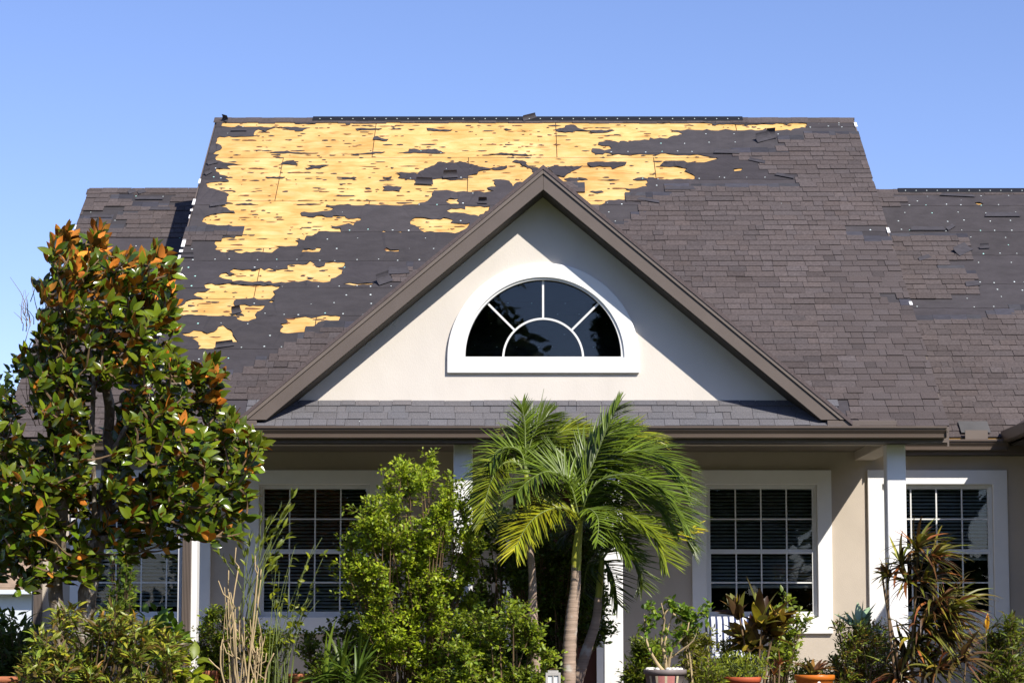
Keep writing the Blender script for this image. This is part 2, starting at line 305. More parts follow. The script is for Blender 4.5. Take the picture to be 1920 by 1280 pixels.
# felt that survived inside the bare area
REM = [Z1([(1685, 548), (1750, 545), (1800, 548), (1850, 555)]) + Z2([(135, 525), (215, 490), (245, 468), (330, 470), (430, 465), (520, 490), (580, 505), (640, 515), (700, 505), (760, 495), (755, 515), (720, 525), (650, 520), (600, 528), (545, 540), (540, 560), (470, 568), (468, 590), (440, 588), (380, 600), (340, 602), (295, 590), (240, 590), (190, 597), (165, 600), (165, 620), (130, 630), (80, 622), (70, 600)]) + Z1([(1835, 598), (1735, 590), (1705, 585), (1725, 570)]),
  Z1([(805, 490), (840, 470), (870, 455), (910, 452), (940, 475), (960, 490), (900, 485), (850, 482)]),
  Z1([(1005, 515), (1070, 505), (1020, 488), (1110, 490), (1190, 488), (1140, 505), (1120, 515), (1080, 512), (1030, 522)]),
  Z1([(1590, 650), (1630, 642), (1735, 655), (1720, 688), (1640, 682), (1590, 680), (1610, 665)]),
  Z1([(1525, 275), (1550, 270), (1580, 290), (1635, 295), (1620, 308), (1570, 302), (1520, 298)]),
  Z1([(1385, 215), (1450, 212), (1590, 215), (1560, 225), (1480, 225), (1400, 230)]),
  Z1([(1700, 400), (1790, 390), (1790, 370)]) + Z2([(25, 368), (130, 375), (220, 372), (300, 398), (240, 403), (150, 398), (60, 395)]),
  Z2([(625, 405), (720, 395), (860, 405), (985, 415), (900, 420), (780, 412), (660, 412)]),
  Z2([(160, 215), (250, 222), (355, 222), (320, 235), (240, 232), (170, 230)]),
  Z2([(1120, 220), (1200, 210), (1200, 192), (1260, 185), (1290, 205), (1330, 222), (1450, 230), (1570, 228), (1500, 245), (1400, 248), (1385, 235), (1250, 235), (1200, 245), (1150, 240)]),
  Z2([(1365, 470), (1500, 465), (1660, 468), (1650, 490), (1570, 515), (1550, 520), (1540, 500), (1460, 498), (1390, 505)]),
  Z2([(800, 465), (830, 450), (900, 462), (905, 485), (940, 505), (1000, 512), (1000, 560), (950, 540), (950, 520), (880, 495), (860, 475)]),
  Z2([(1060, 500), (1200, 500), (1330, 498), (1300, 515), (1240, 545), (1190, 580), (1120, 560)]),
  Z2([(1190, 592), (1280, 585), (1370, 598), (1290, 605), (1260, 630), (1220, 608)]),
  Z2([(1440, 598), (1530, 595), (1610, 600), (1540, 606)]), Z2([(1380, 688), (1450, 682), (1490, 692), (1440, 702)]),
  Z1([(720, 394), (830, 385), (980, 396), (1110, 398), (980, 404), (860, 400)]), Z1([(1280, 402), (1400, 405), (1520, 392), (1610, 390), (1580, 400), (1400, 410)]),
  Z1([(710, 580), (860, 578), (840, 588), (730, 588)]), Z1([(1285, 586), (1395, 582), (1380, 592), (1300, 592)]),
  Z1([(490, 780), (600, 776), (660, 786), (560, 788)]), Z1([(920, 782), (1050, 778), (1130, 782), (1050, 788), (960, 788)]),
  Z1([(1630, 215), (1735, 214), (1730, 220), (1660, 221)]), Z1([(1780, 217), (1835, 220), (1800, 226)]), Z1([(1590, 582), (1660, 578), (1650, 590), (1600, 590)]),
  Z2([(865, 225), (955, 230), (900, 238)]), Z2([(735, 217), (800, 222), (760, 230)]), Z2([(20, 218), (70, 217), (50, 226)]),
  Z1([(1315, 168), (1350, 166), (1350, 185), (1320, 186)]), Z1([(920, 166), (1100, 168), (1085, 180), (1010, 178), (940, 180)]), Z3([(540, 180), (585, 180), (565, 192), (545, 190)]),
  Z4([(480, 495), (500, 500), (535, 520), (485, 520)]), Z4([(925, 280), (950, 278), (975, 284), (945, 290)])]
bare_uv = [jag([MAIN.uv(*p) for p in q], 0.015, 0.045, i) for i, q in enumerate(BARE)]
rem_uv = [jag([MAIN.uv(*p) for p in q], 0.006, 0.035, 100 + i) for i, q in enumerate(REM)]

# shingled areas (photo outline -> roof coordinates)
SH_MAIN = [[(1640, 255), (1514, 255), (1514, 262), (1470, 263), (1470, 270), (1458, 271), (1462, 285), (1391, 285), (1376, 292), (1392, 298), (1400, 305), (1425, 310), (1426, 325), (1465, 326), (1478, 335), (1498, 342), (1508, 356), (1234, 355), (1234, 362), (1255, 363), (1254, 371), (1186, 372), (1195, 384), (1198, 405), (1182, 406), (1170, 420), (1150, 424), (1060, 330), (1100, 480), (1500, 830), (1850, 830)],
  [(200, 830), (230, 719), (411, 715), (412, 704), (447, 704), (447, 693), (469, 693), (469, 683), (491, 683), (491, 673), (512, 673), (512, 661), (534, 661), (534, 651), (555, 651), (555, 639), (577, 639), (577, 628), (598, 628), (598, 617), (690, 616), (600, 760), (520, 830)],
  [(300, 437), (452, 437), (440, 448), (415, 450), (405, 457), (300, 462)], [(735, 527), (760, 505), (800, 503), (760, 545), (738, 540)]]
NO_MAIN = [[(1571, 426), (1700, 424), (1700, 451), (1616, 451), (1615, 441), (1594, 440), (1592, 433)], [(1662, 557), (1740, 560), (1740, 579), (1685, 577), (1680, 566)]]
SH_WR = [[(1600, 360), (1690, 365), (1695, 378), (1680, 387), (1600, 387)], [(1600, 451), (1832, 450), (1820, 458), (1800, 470), (1832, 483), (1815, 492), (1735, 500), (1760, 505), (1785, 510), (1790, 516), (1810, 518), (1830, 527), (1847, 540), (1832, 553), (1770, 555), (1775, 563), (1600, 560)],
  [(1600, 600), (1847, 599), (1847, 588), (2200, 585), (2400, 860), (1600, 860)]]
SH_WL = [[(100, 362), (400, 362), (400, 447), (60, 447)], [(-100, 560), (400, 560), (500, 900), (-300, 900)]]
NO_WL = [[(208, 369), (332, 370), (325, 393), (240, 393), (236, 378)], [(130, 404), (190, 402), (200, 392), (245, 393), (248, 400), (235, 406), (230, 413), (245, 421), (230, 425), (225, 431), (205, 430), (195, 414), (130, 413)]]
# ------------------------------------------------------------------ main roof
main_roof = None
def roof_body(R, x0, x1, vr, name):
    """closed ridge-roof body with both slopes; the finish lies on top of it"""
    mb = MB(); e = R.p(0, 0, -0.002); r = R.p(0, vr, -0.002); yb = 2 * r[1] - e[1]; th = 0.16
    pr = [(e[1], e[2]), (r[1], r[2]), (yb, e[2]), (yb, e[2] - th), (r[1], r[2] - th * 1.2), (e[1], e[2] - th)]
    vs = [(x, y, z) for x in (x0, x1) for y, z in pr]; n = len(pr)
    fs = [tuple(range(n))[::-1], tuple(range(n, 2 * n))] + [(i, (i + 1) % n, n + (i + 1) % n, n + i) for i in range(n)]
    fs = [f if len(f) == 4 else f for f in fs]; mb.add(vs, fs)
    # triangulate the non-convex ends safely
    mb.f = [f for f in mb.f if len(f) == 4]
    for o_, flip in ((0, 1), (n, 0)):
        for q in ((0, 1, 4, 5), (1, 2, 3, 4)):
            f = tuple(o_ + i for i in q); mb.f.append(f[::-1] if not flip else f)
    mb.m = [0] * len(mb.f)
    o = mb.build(name, [DARKW], house)
    # rear slope finish
    b2 = MB(); b2.add([(x0 - .02, yb + .05, e[2] - .03), (x1 + .02, yb + .05, e[2] - .03), (x1 + .02, r[1], r[2] + .02), (x0 - .02, r[1], r[2] + .02),
                       (x0 - .02, yb + .05, e[2] - .01), (x1 + .02, yb + .05, e[2] - .01), (x1 + .02, r[1], r[2] + .04), (x0 - .02, r[1], r[2] + .04)],
                      [(0, 1, 2, 3), (7, 6, 5, 4), (0, 4, 5, 1), (1, 5, 6, 2), (2, 6, 7, 3), (3, 7, 4, 0)])
    b2.build('rear_slope', PLAINSH, o)
    return o
main_roof = roof_body(MAIN, XL, XR, VR, 'main_roof')

# plywood decking, one panel each
rows_v = []; v_ref = MAIN.uv(800, 297)[1]
vb = v_ref
while vb > 0: vb -= 1.22
joint_px = {0: (702, 260), 1: (525, 330), 2: (690, 400), 3: (497, 455)}
ply_rows = []; v = vb
while v < VR - 0.02: ply_rows.append((max(v, 0.03), min(v + 1.22, VR - 0.01))); v += 1.22
top_i = len(ply_rows) - 1
for ri, (v0, v1) in enumerate(ply_rows):
    k = top_i - ri; jx = MAIN.uv(*joint_px[k])[0] if k in joint_px else random.uniform(-1, 1)
    u = jx - 2.44 * math.ceil((jx - XL) / 2.44)
    while u < XR:
        a, b = max(u + 0.005, XL + 0.01), min(u + 2.435, XR - 0.01)
        if b - a > 0.02:
            t = random.uniform(0.93, 1.05); mb = MB()
            P = [MAIN.p(*q) for q in ((a, v0 + .005, 0), (b, v0 + .005, 0), (b, v1 - .005, 0), (a, v1 - .005, 0), (a, v0 + .005, .012), (b, v0 + .005, .012), (b, v1 - .005, .012), (a, v1 - .005, .012))]
            mb.add(P, [(0, 3, 2, 1), (4, 5, 6, 7), (0, 1, 5, 4), (1, 2, 6, 5), (2, 3, 7, 6), (3, 0, 4, 7)], (t, t * random.uniform(.97, 1.0), t * random.uniform(.92, 1.0)))
            mb.build('plywood_panel', PLY, main_roof)
        u += 2.44

def felt_strips(R, roof, x0, x1, laps, vtop, bare, remain, seed):
    r = np.random.default_rng(seed); nails = MB()
    for i, va in enumerate(laps):
        vbv = (laps[i + 1] + 0.07) if i + 1 < len(laps) else vtop
        wob = [(x0 + (x1 - x0) * k / 60, va + 0.006 * math.sin(k * .9 + i) + r.normal(0, .003)) for k in range(61)]
        rect = wob + [(x1, vbv), (x0, vbv)]
        def near(q): a = np.array(q); return a[:, 1].min() < vbv and a[:, 1].max() > va - .02
        bs = [q for q in bare if near(q)]; rs = [q for q in remain if near(q)]
        vs = []; es = []
        for p in [rect] + bs + rs:
            o = len(vs); vs += [Vector((float(a), float(b))) for a, b in p]; es += [(o + j, o + (j + 1) % len(p)) for j in range(len(p))]
        res = delaunay_2d_cdt(vs, es, [], 0, 1e-6); V = np.array([(q.x, q.y) for q in res[0]]); F_ = res[2]
        C = np.array([V[list(f)].mean(0) for f in F_]); k = inpoly(C, rect); hole = np.zeros(len(C), bool)
        for q in bs: hole |= inpoly(C, q)
        for q in rs: hole &= ~inpoly(C, q)
        k &= ~hole; keep = [f for f, kk in zip(F_, k) if kk]
        used = sorted({j for f in keep for j in f}); mp = {j: n for n, j in enumerate(used)}; V = V[used]; keep = [tuple(mp[j] for j in f) for f in keep]
        edge = {}
        for f in keep:
            for j in range(3): edge[(f[j], f[(j + 1) % 3])] = 1
        bnd = {a for (a, b) in edge if (b, a) not in edge}
        lift = np.array([(max(0, r.normal(0.004, 0.006)) if (j in bnd and va + .03 < V[j, 1] < vbv - .08 and x0 + .03 < V[j, 0] < x1 - .03) else 0.0) for j in range(len(V))])
        lift = np.minimum(lift, .014)
        nrm = 0.0145 + 0.0045 * (vbv - V[:, 1]) / max(vbv - va, .1) + lift
        N = len(V); top = [R.p(V[j, 0], V[j, 1], nrm[j] + .0025) for j in range(N)]; bot = [R.p(V[j, 0], V[j, 1], nrm[j]) for j in range(N)]
        fs = list(keep) + [tuple(j + N for j in reversed(f)) for f in keep] + [(b, a, a + N, b + N) for (a, b) in edge if (b, a) not in edge]
        t = r.uniform(.88, 1.14); tn = (t, t * r.uniform(.97, 1.0), t * r.uniform(.98, 1.04))
        par = list(range(2 * N))          # loose pieces become scraps of their own
        def find(a):
            while par[a] != a: par[a] = par[par[a]]; a = par[a]
            return a
        for f in fs:
            for q in f[1:]: par[find(q)] = find(f[0])
        comp = {}
        for f in fs: comp.setdefault(find(f[0]), []).append(f)
        allv = top + bot
        for ci, cf in enumerate(sorted(comp.values(), key=len, reverse=True)):
            us = sorted({j for f in cf for j in f}); mm = {j: n for n, j in enumerate(us)}; mb = MB()
            mb.add([allv[j] for j in us], [tuple(mm[j] for j in f) for f in cf], tn); mb.build('underlayment_strip' if ci == 0 else 'underlayment_scrap', FELT, roof)
        # cap nails along the lap and in two field rows
        w = vbv - va; pts = []
        for fr, sp in ((0.05, .24), (0.38, .36), (0.68, .36)):
            u = x0 + r.uniform(.05, .3)
            while u < x1 - .05:
                if r.random() < .85: pts.append((u + r.normal(0, .03), va + w * fr + r.normal(0, .014)))
                u += sp * r.uniform(.7, 1.3)
        pts = np.array(pts); inb = np.zeros(len(pts), bool)
        for q in bs: inb |= inpoly(pts, q)
        for q in rs: inb &= ~inpoly(pts, q)
        for p in pts[~inb]:
            c = (1, 1, 1) if r.random() < .75 else ((.75, 1.25, 1.15) if r.random() < .6 else (1.5, 1.5, 1.5)); rad = r.uniform(.008, .0125)
            n_ = 0.0145 + 0.0045 * (vbv - p[1]) / w + .0025
            ring = [R.p(p[0] + rad * math.cos(a), p[1] + rad * math.sin(a), n_ + .001) for a in np.linspace(0, 2 * math.pi, 7)[:-1]]
            nails.add(ring + [R.p(p[0], p[1], n_ + .005)], [(j, (j + 1) % 6, 6) for j in range(6)], c)
    nails.build('nail_caps', NAILC, roof, kind='stuff')

laps_main = sorted(MAIN.uv(900, y)[1] for y in (241, 290, 339, 387, 437, 492, 542, 594, 657, 722, 797))
felt_strips(MAIN, main_roof, XL + .012, XR - .012, laps_main, VR - .03, bare_uv, rem_uv, 3)

# small felt scraps left round the staples on the plywood
scr = MB(); r = np.random.default_rng(21); big = bare_uv[0]
vv = MAIN.uv(800, 690)[1]; cand = []
while vv < VR - .05:
    cand += [(r.uniform(XL, XR), vv + r.normal(0, .012)) for _ in range(r.poisson(30))]
    vv += .0635 if r.random() < .5 else .127
uj = MAIN.uv(702, 260)[0] - .61 * 12
while uj < XR:                      # nail lines over the trusses
    cand += [(uj + r.normal(0, .02), MAIN.uv(800, 690)[1] + .0635 * k + r.normal(0, .01)) for k in range(110) if r.random() < .16]; uj += .61
cand = np.array(cand); kb = np.zeros(len(cand), bool)
for q in bare_uv: kb |= inpoly(cand, q)
for q in rem_uv: kb &= ~inpoly(cand, q)
for p in cand[kb]:
    w = r.gamma(2.0, .015) + .007; h = min(w * .55, r.uniform(.006, .022)); k = 9; ph = r.uniform(0, 6)
    ring = [MAIN.p(p[0] + w * math.cos(a) * (1 + .3 * math.sin(3 * a + ph)) * r.uniform(.75, 1.2), p[1] + h * math.sin(a) * r.uniform(.6, 1.2), .0135 + r.uniform(0, .006)) for a in np.linspace(0, 2 * math.pi, k + 1)[:-1]]
    scr.add(ring + [MAIN.p(p[0], p[1], .018 + r.uniform(0, .006))], [(j, (j + 1) % k, k) for j in range(k)], (1, .95, .95) if r.random() < .7 else (3.4, 1.7, .8))
scr.build('felt_scraps', FELT, main_roof, kind='stuff')

# ------------------------------------------------------------------ shingles
EXPO = 0.127
def wedge(w, v0, t0, nb, L=EXPO + .045):
    return [(0, v0, nb), (w, v0, nb), (w, v0 + L, nb), (0, v0 + L, nb), (0, v0, nb + t0), (w, v0, nb + t0), (w, v0 + L, nb + .004), (0, v0 + L, nb + .004)]
WF = [(0, 3, 2, 1), (4, 5, 6, 7), (0, 1, 5, 4), (1, 2, 6, 5), (2, 3, 7, 6), (3, 0, 4, 7)]
def shingle_tint(r, cool=0.0, patch=0.0):
    t = float(np.clip(r.normal(1.0, .07) + patch, .65, 1.75))
    if r.random() < .06: t *= .85
    w = r.normal(0, .012)
    return (t * (1 + w) * (1 - .03 * cool), t * (1 + .14 * cool), t * (1 - w) * (1 + .26 * cool))
SHVAR = []
r = np.random.default_rng(5)
def shingle_mesh_variant(tint, t0):
    mb = MB(); mb.add(wedge(1.0, 0.0, t0, 0.0), WF, tint); me = bpy.data.meshes.new('shingle'); me.from_pydata(mb.v, [], mb.f); me.materials.append(SHING)
    a = me.color_attributes.new('tint', 'FLOAT_COLOR', 'POINT'); a.data.foreach_set('color', np.array([[*tint, 1]] * 8, np.float32).ravel()); return me
WARMV = [shingle_mesh_variant(shingle_tint(r), r.uniform(.009, .0155)) for _ in range(14)]
COOLV = [shingle_mesh_variant(shingle_tint(r, 1.0, .50), r.uniform(.009, .0155)) for _ in range(14)]
field = MB(); heads = MB(); SINGLE = []
NB = 0.022
single_test = lambda u, v: False
def lay(R, roof, x0, x1, vmax, yes, no, seed, single=None, cool=False, v_start=0.0):
    """courses of shingles wherever the outline says they survived"""
    r = np.random.default_rng(seed); rows = []; v0 = v_start; yes_uv = [[R.uv(*p) for p in q] for q in yes]; no_uv = [[R.uv(*p) for p in q] for q in no]
    def live(us, v):
        P = np.stack([us, np.full(len(us), v)], 1); k = np.zeros(len(us), bool)
        for q in yes_uv: k |= inpoly(P, q)
        for q in no_uv: k &= ~inpoly(P, q)
        return k
    # slow patches of lighter and darker shingles (different bundles)
    ph = r.uniform(0, 6, 8)
    def patch(u, v): return .06 * math.sin(u * 1.3 + ph[0] + .8 * math.sin(v * 1.1 + ph[1])) + .07 * math.sin(u * 2.9 + v * 1.7 + ph[2]) * math.sin(v * 3.1 + u + ph[3])
    while v0 < vmax:
        u = x0 - r.uniform(0, .3); us = []
        while u < x1:
            w = float(np.clip(r.gamma(7, .027), .085, .36)); us.append((max(u, x0), min(u + w, x1))); u += w
        mid = np.array([(a + b) / 2 for a, b in us]); k = live(mid, v0 + EXPO * .5); above = live(mid, v0 + EXPO * 1.5)
        row_n = NB + r.normal(0, .0012)
        for (a, b), kk, ab in zip(us, k, above):
            if not kk or b - a < .03: continue
            t0 = r.uniform(.009, .0155); dv = r.normal(0, .002) + .0045 * math.sin(a * 1.9 + v0 * 2.3 + ph[4]) + .003 * math.sin(a * 4.7 + v0 * 5 + ph[5]); nb = row_n + r.normal(0, .0012)
            if single is not None and (cool or single_test(a, v0)): single.append((R, roof, a, b, v0 + dv, nb, cool))
            else:
                W = wedge(b - a - .0045, v0 + dv, t0, nb); sk = r.normal(0, .003)
                field.add([R.p(a + q[0], q[1] + sk * q[0], q[2]) for q in W], WF, shingle_tint(r, .0, patch(a, v0)))
            if not ab and v0 + EXPO * 2 < vmax:   # nothing above: the dark unweathered head of the shingle shows
                t = r.uniform(.8, 1.25); L = EXPO * r.uniform(.8, 1.15)
                heads.add([R.p(a + q[0], q[1], q[2]) for q in [(0, v0 + .1, NB), (b - a - .002, v0 + .1, NB), (b - a - .002, v0 + .12 + L, NB), (0, v0 + .12 + L, NB), (0, v0 + .1, NB + .006), (b - a - .002, v0 + .1, NB + .006), (b - a - .002, v0 + .12 + L, NB + .004 + r.uniform(0, .006)), (0, v0 + .12 + L, NB + .004)]], WF, (t, t, t * r.uniform(.98, 1.1)))
        v0 += EXPO
# ------------------------------------------------------------------ front gable: outline
GY = -0.03                                   # front face of the rake boards
ap = at(1018.5, 312, GY); fl = at(449, 786, GY); fr_ = at(1596, 788, GY)
XA, ZA = float(ap[0]), float(ap[2])
GS = float((ZA - fl[2]) / (XA - fl[0]) + (ZA - fr_[2]) / (fr_[0] - XA)) / 2   # gable pitch
ZF = float((fl[2] + fr_[2]) / 2); XGL = XA - (ZA - ZF) / GS; XGR = XA + (ZA - ZF) / GS
GWY = 0.34                                   # gable wall face
YV = (ZA - ZE) / TAN                         # where the gable ridge dies into the main roof
gth = math.atan(GS)

# shingles: the strip under the gable and the lowest courses stand as single pieces
pentL, pentR = XGL + .02, XGR - .02
PV = MAIN.uv(800, 758)[1]
def pent_yes():
    return [[(380, 750), (1700, 750), (1700, 840), (380, 840)]]
lay(MAIN, main_roof, pentL + .04, pentR - .04, PV - .03, pent_yes(), [], 31, SINGLE, True, -.02)
n_pent = len(SINGLE)
# the whole main slope in full-width courses; the nearest pieces right of the gable stand singly
single_test = lambda u, v: u > XGR + .05 and len(SINGLE) < 300
lay(MAIN, main_roof, XL - .02, XR + .02, VR - .12, SH_MAIN, NO_MAIN + [[(395, 757), (1590, 757), (1590, 900), (395, 900)]], 33, SINGLE, False, -.02)
for i, (R, roof, a, b, v0, nb, cool) in enumerate(SINGLE):
    o = link('shingle', (COOLV if cool else WARMV)[random.randrange(14)], roof)
    sk = random.gauss(0, .003); M = Matrix(((b - a - .0045, 0, 0, 0), (0, 1, 0, 0), (0, 0, 1, 0), (0, 0, 0, 1)))
    B = Matrix(((1, R.V[0], R.N[0]), (0, R.V[1], R.N[1]), (0, R.V[2], R.N[2]))).to_4x4()
    o.matrix_basis = Matrix.Translation(Vector(R.p(a, v0, nb))) @ B @ Matrix.Rotation(sk, 4, 'Z') @ M
wing_r = roof_body(WING, XR - .25, XWR, VWR, 'wing_roof')
wing_l = roof_body(WING, XWL, XL + .25, VWR, 'wing_roof')
for w, x0, x1, sd in ((wing_r, XR - .2, XWR, 41), (wing_l, XWL + .01, XL + .2, 42)):
    lp = sorted(WING.uv(960, y)[1] for y in (388, 437, 481, 535, 580, 642, 705, 768, 818))
    bare = []
    if w is wing_r:
        bare = [jag([WING.uv(*p) for p in Z5([(1308, 230), (1330, 222), (1365, 225), (1382, 236), (1340, 240)])], .005, .03, 5)]
        dk = MB(); dk.add([WING.p(a, b, .004) for a, b in ((x0, 0), (x1, 0), (x1, VWR), (x0, VWR))], [(0, 1, 2, 3)]); dk.build('plywood_panel', PLY, w)
    felt_strips(WING, w, x0, x1, lp, VWR - .03, bare, [], sd)
lay(WING, wing_r, XR - .2, XWR, VWR - .1, SH_WR, [], 51)
lay(WING, wing_l, XWL - .01, XL + .2, VWR - .1, SH_WL, NO_WL, 52)
field.build('shingle_field', SHING, main_roof, kind='stuff')
heads.build('shingle_heads', HEADLAP, main_roof, kind='stuff')

# torn and curled shingles
def flap(R, roof, px, py, w, h, rise, rot, mat=HEADLAP, name='torn_shingle', dirv=1):
    u, v = R.uv(px, py); mb = MB(); n = 6; c, s = math.cos(rot), math.sin(rot); top = []; bot = []
    for i in range(n + 1):
        t = i / n
        for j in (0, 1):
            a = (j - .5) * w * (1 - .15 * t); b = t * h * math.cos(t * rise * 1.1); nn = .034 + t * t * h * math.sin(rise)
            q = (u + a * c - b * s * dirv, v + a * s + b * c * dirv); top.append(R.p(q[0], q[1], nn + .006)); bot.append(R.p(q[0], q[1], nn))
    N = len(top); fs = []
    for i in range(n):
        a = 2 * i; fs += [(a, a + 1, a + 3, a + 2), (N + a + 2, N + a + 3, N + a + 1, N + a), (a + 2, N + a + 2, N + a, a), (a + 1, N + a + 1, N + a + 3, a + 3)]
    fs += [(0, N, N + 1, 1), (N - 2, N - 1, 2 * N - 1, 2 * N - 2)]
    mb.add(top + bot, fs, (1.2, 1.15, 1.15)); return mb.build(name, mat, roof)
for a in ((1436, 268, .26, .13, .7, .5), (1447, 264, .14, .14, 1.0, .2), (1362, 292, .34, .10, .06, -.05), (1418, 308, .24, .05, .3, -.45), (1470, 336, .26, .05, .25, -.4), (1275, 360, .4, .08, .05, 0),
          (845, 338, .2, .1, .9, .1), (795, 350, .24, .09, .8, -.1), (995, 229, .22, .08, .9, .5), (420, 232, .10, .09, 1.2, -.5), (448, 250, .22, .06, .4, 0), (445, 592, .12, .09, 1.0, .4), (422, 655, .22, .07, .9, .25),
          (725, 535, .2, .14, .7, .6), (748, 518, .26, .12, .3, .1), (352, 487, .16, .06, .7, 0), (905, 386, .12, .08, 1.1, 0), (1215, 382, .3, .06, .08, -.35), (400, 312, .14, .08, .6, .5), (393, 330, .12, .06, .8, .9), (410, 390, .22, .06, .3, .3)):
    flap(MAIN, main_roof, *a)
for a in ((1812, 478, .28, .16, .35, .7), (1846, 470, .14, .07, .7, .1), (1735, 490, .2, .06, .4, .5), (1785, 432, .18, .06, .3, .8), (1795, 372, .5, .06, .1, -.1), (1825, 540, .2, .09, .2, .2), (1880, 410, .5, .1, .1, 0), (1740, 436, .5, .09, .1, 0)):
    flap(WING, wing_r, *a)
for a in ((250, 366, .12, .07, .35, .6), (268, 366, .12, .07, .35, .6), (280, 378, .4, .06, .15, 0), (300, 398, .3, .07, .2, 0), (190, 412, .3, .06, .3, 0)):
    flap(WING, wing_l, *a)

# ridge caps, ridge vents, drip edges
def ridge(R, roof, x0, x1, vr, vents):
    r = np.random.default_rng(int(abs(x0) * 100)); c = R.p(0, vr); u = x0
    def vee(mb, a, b, h, dz, tint, th=.012):
        pts = []
        for x in (a, b):
            for off in (0, th):
                pts += [(x, c[1] - h * CT, c[2] + dz + off - h * ST), (x, c[1], c[2] + dz + off + .004), (x, c[1] + h * CT, c[2] + dz + off - h * ST)]
        mb.add(pts, [(0, 1, 7, 6)[::-1], (1, 2, 8, 7)[::-1], (3, 4, 10, 9), (4, 5, 11, 10), (0, 6, 9, 3)[::-1], (2, 5, 11, 8)[::-1], (0, 3, 4, 1), (1, 4, 5, 2), (6, 7, 10, 9), (7, 8, 11, 10)], tint)
    while u < x1 - .02:
        e = min(u + r.uniform(.19, .24), x1); mb = MB(); t = r.uniform(.8, 1.15); vee(mb, u - .03, e, r.uniform(.12, .15), .022 + .006 * ((u * 7) % 1), (t, t, t)); mb.build('ridge_cap', SHING, roof); u = e
    for a, b in vents:
        mb = MB(); vee(mb, a, b, .10, .036, (1, 1, 1), .016); o = mb.build('ridge_vent', BLACKP, roof)
        nl = MB(); q = a + .1
        while q < b - .05:
            nl.box((q - .008, c[1] - .075 * CT - .012, c[2] + .050 - .075 * ST), (q + .006, c[1] - .075 * CT + .004, c[2] + .060 - .075 * ST)); q += .15
        nl.build('vent_nails', NAILC, o, kind='stuff')
ridge(MAIN, main_roof, XL, XR, VR, [(MAIN.uv(587, 226)[0], MAIN.uv(1392, 226)[0])])
ridge(WING, wing_r, XR - .1, XWR, VWR, [(WING.uv(1683, 360)[0], XWR - .3)])
ridge(WING, wing_l, XWL, XL + .1, VWR, [])
def drip(R, roof, x, side, v0, v1, keep, seed):
    r = np.random.default_rng(seed); mb = MB(); v = v0
    while v < v1:
        L = r.uniform(.03, .2)
        if r.random() < keep:
            a = x - side * r.uniform(-.012, .035); b = x + side * r.uniform(.014, .022); lo, hi = min(a, b), max(a, b)
            P = [R.p(*q) for q in ((lo, v, .03), (hi, v, .03), (hi, v + L, .03), (lo, v + L, .03), (lo, v, .034), (hi, v, .034), (hi, v + L, .034), (lo, v + L, .034))]
            mb.add(P, WF)
        v += L + r.uniform(0, .12)
    mb.build('drip_edge', DRIP, roof, kind='stuff')
drip(MAIN, main_roof, XL, -1, 1.0, VR, .32, 3)
_d = MB()
for px, py, l in ((1601, 238, .13), (1661, 436, .13), (1704, 573, .08)):
    u, v = MAIN.uv(px, py); P = [MAIN.p(*q) for q in ((XR - .012, v - l / 2, .03), (XR + .024, v - l / 2, .03), (XR + .024, v + l / 2, .03), (XR - .012, v + l / 2, .03), (XR - .012, v - l / 2, .036), (XR + .024, v - l / 2, .036), (XR + .024, v + l / 2, .036), (XR - .012, v + l / 2, .036))]; _d.add(P, WF)
_d.build('drip_edge', DRIP, main_roof, kind='stuff')
drip(WING, wing_l, XWL, -1, VWR - 1.6, VWR - .9, .25, 8)
for x, s in ((XL, -1), (XR, 1)):       # barge boards on the gable ends
    mb = MB(); a0 = MAIN.p(0, 0, -.01); a1 = MAIN.p(0, VR, -.01)
    lo, hi = (x - .02, x) if s < 0 else (x, x + .02)
    mb.add([(lo, a0[1], a0[2] - .2), (hi, a0[1], a0[2] - .2), (hi, a1[1], a1[2] - .2), (lo, a1[1], a1[2] - .2), (lo, a0[1], a0[2]), (hi, a0[1], a0[2]), (hi, a1[1], a1[2]), (lo, a1[1], a1[2])], WF)
    mb.build('barge_board', FASCIA, house)
    mb = MB(); xi = float(at(354 if s < 0 else 1662, 1000, .36)[0]) ; b0, b1 = (xi - .06, xi + .06); yb = 2 * a1[1] - a0[1]
    fn = lambda a, b, n: (n, a, b)
    prism(mb, [[(a0[1] + .62, ZW - .05), (a0[1] + .62, ZE + .6 * TAN - .2), (a1[1], a1[2] - .2), (yb - .62, ZE + .6 * TAN - .2), (yb - .62, ZW - .05)]], [], fn, b0, b1)
    mb.build('gable_end_wall', STUCCO, house)

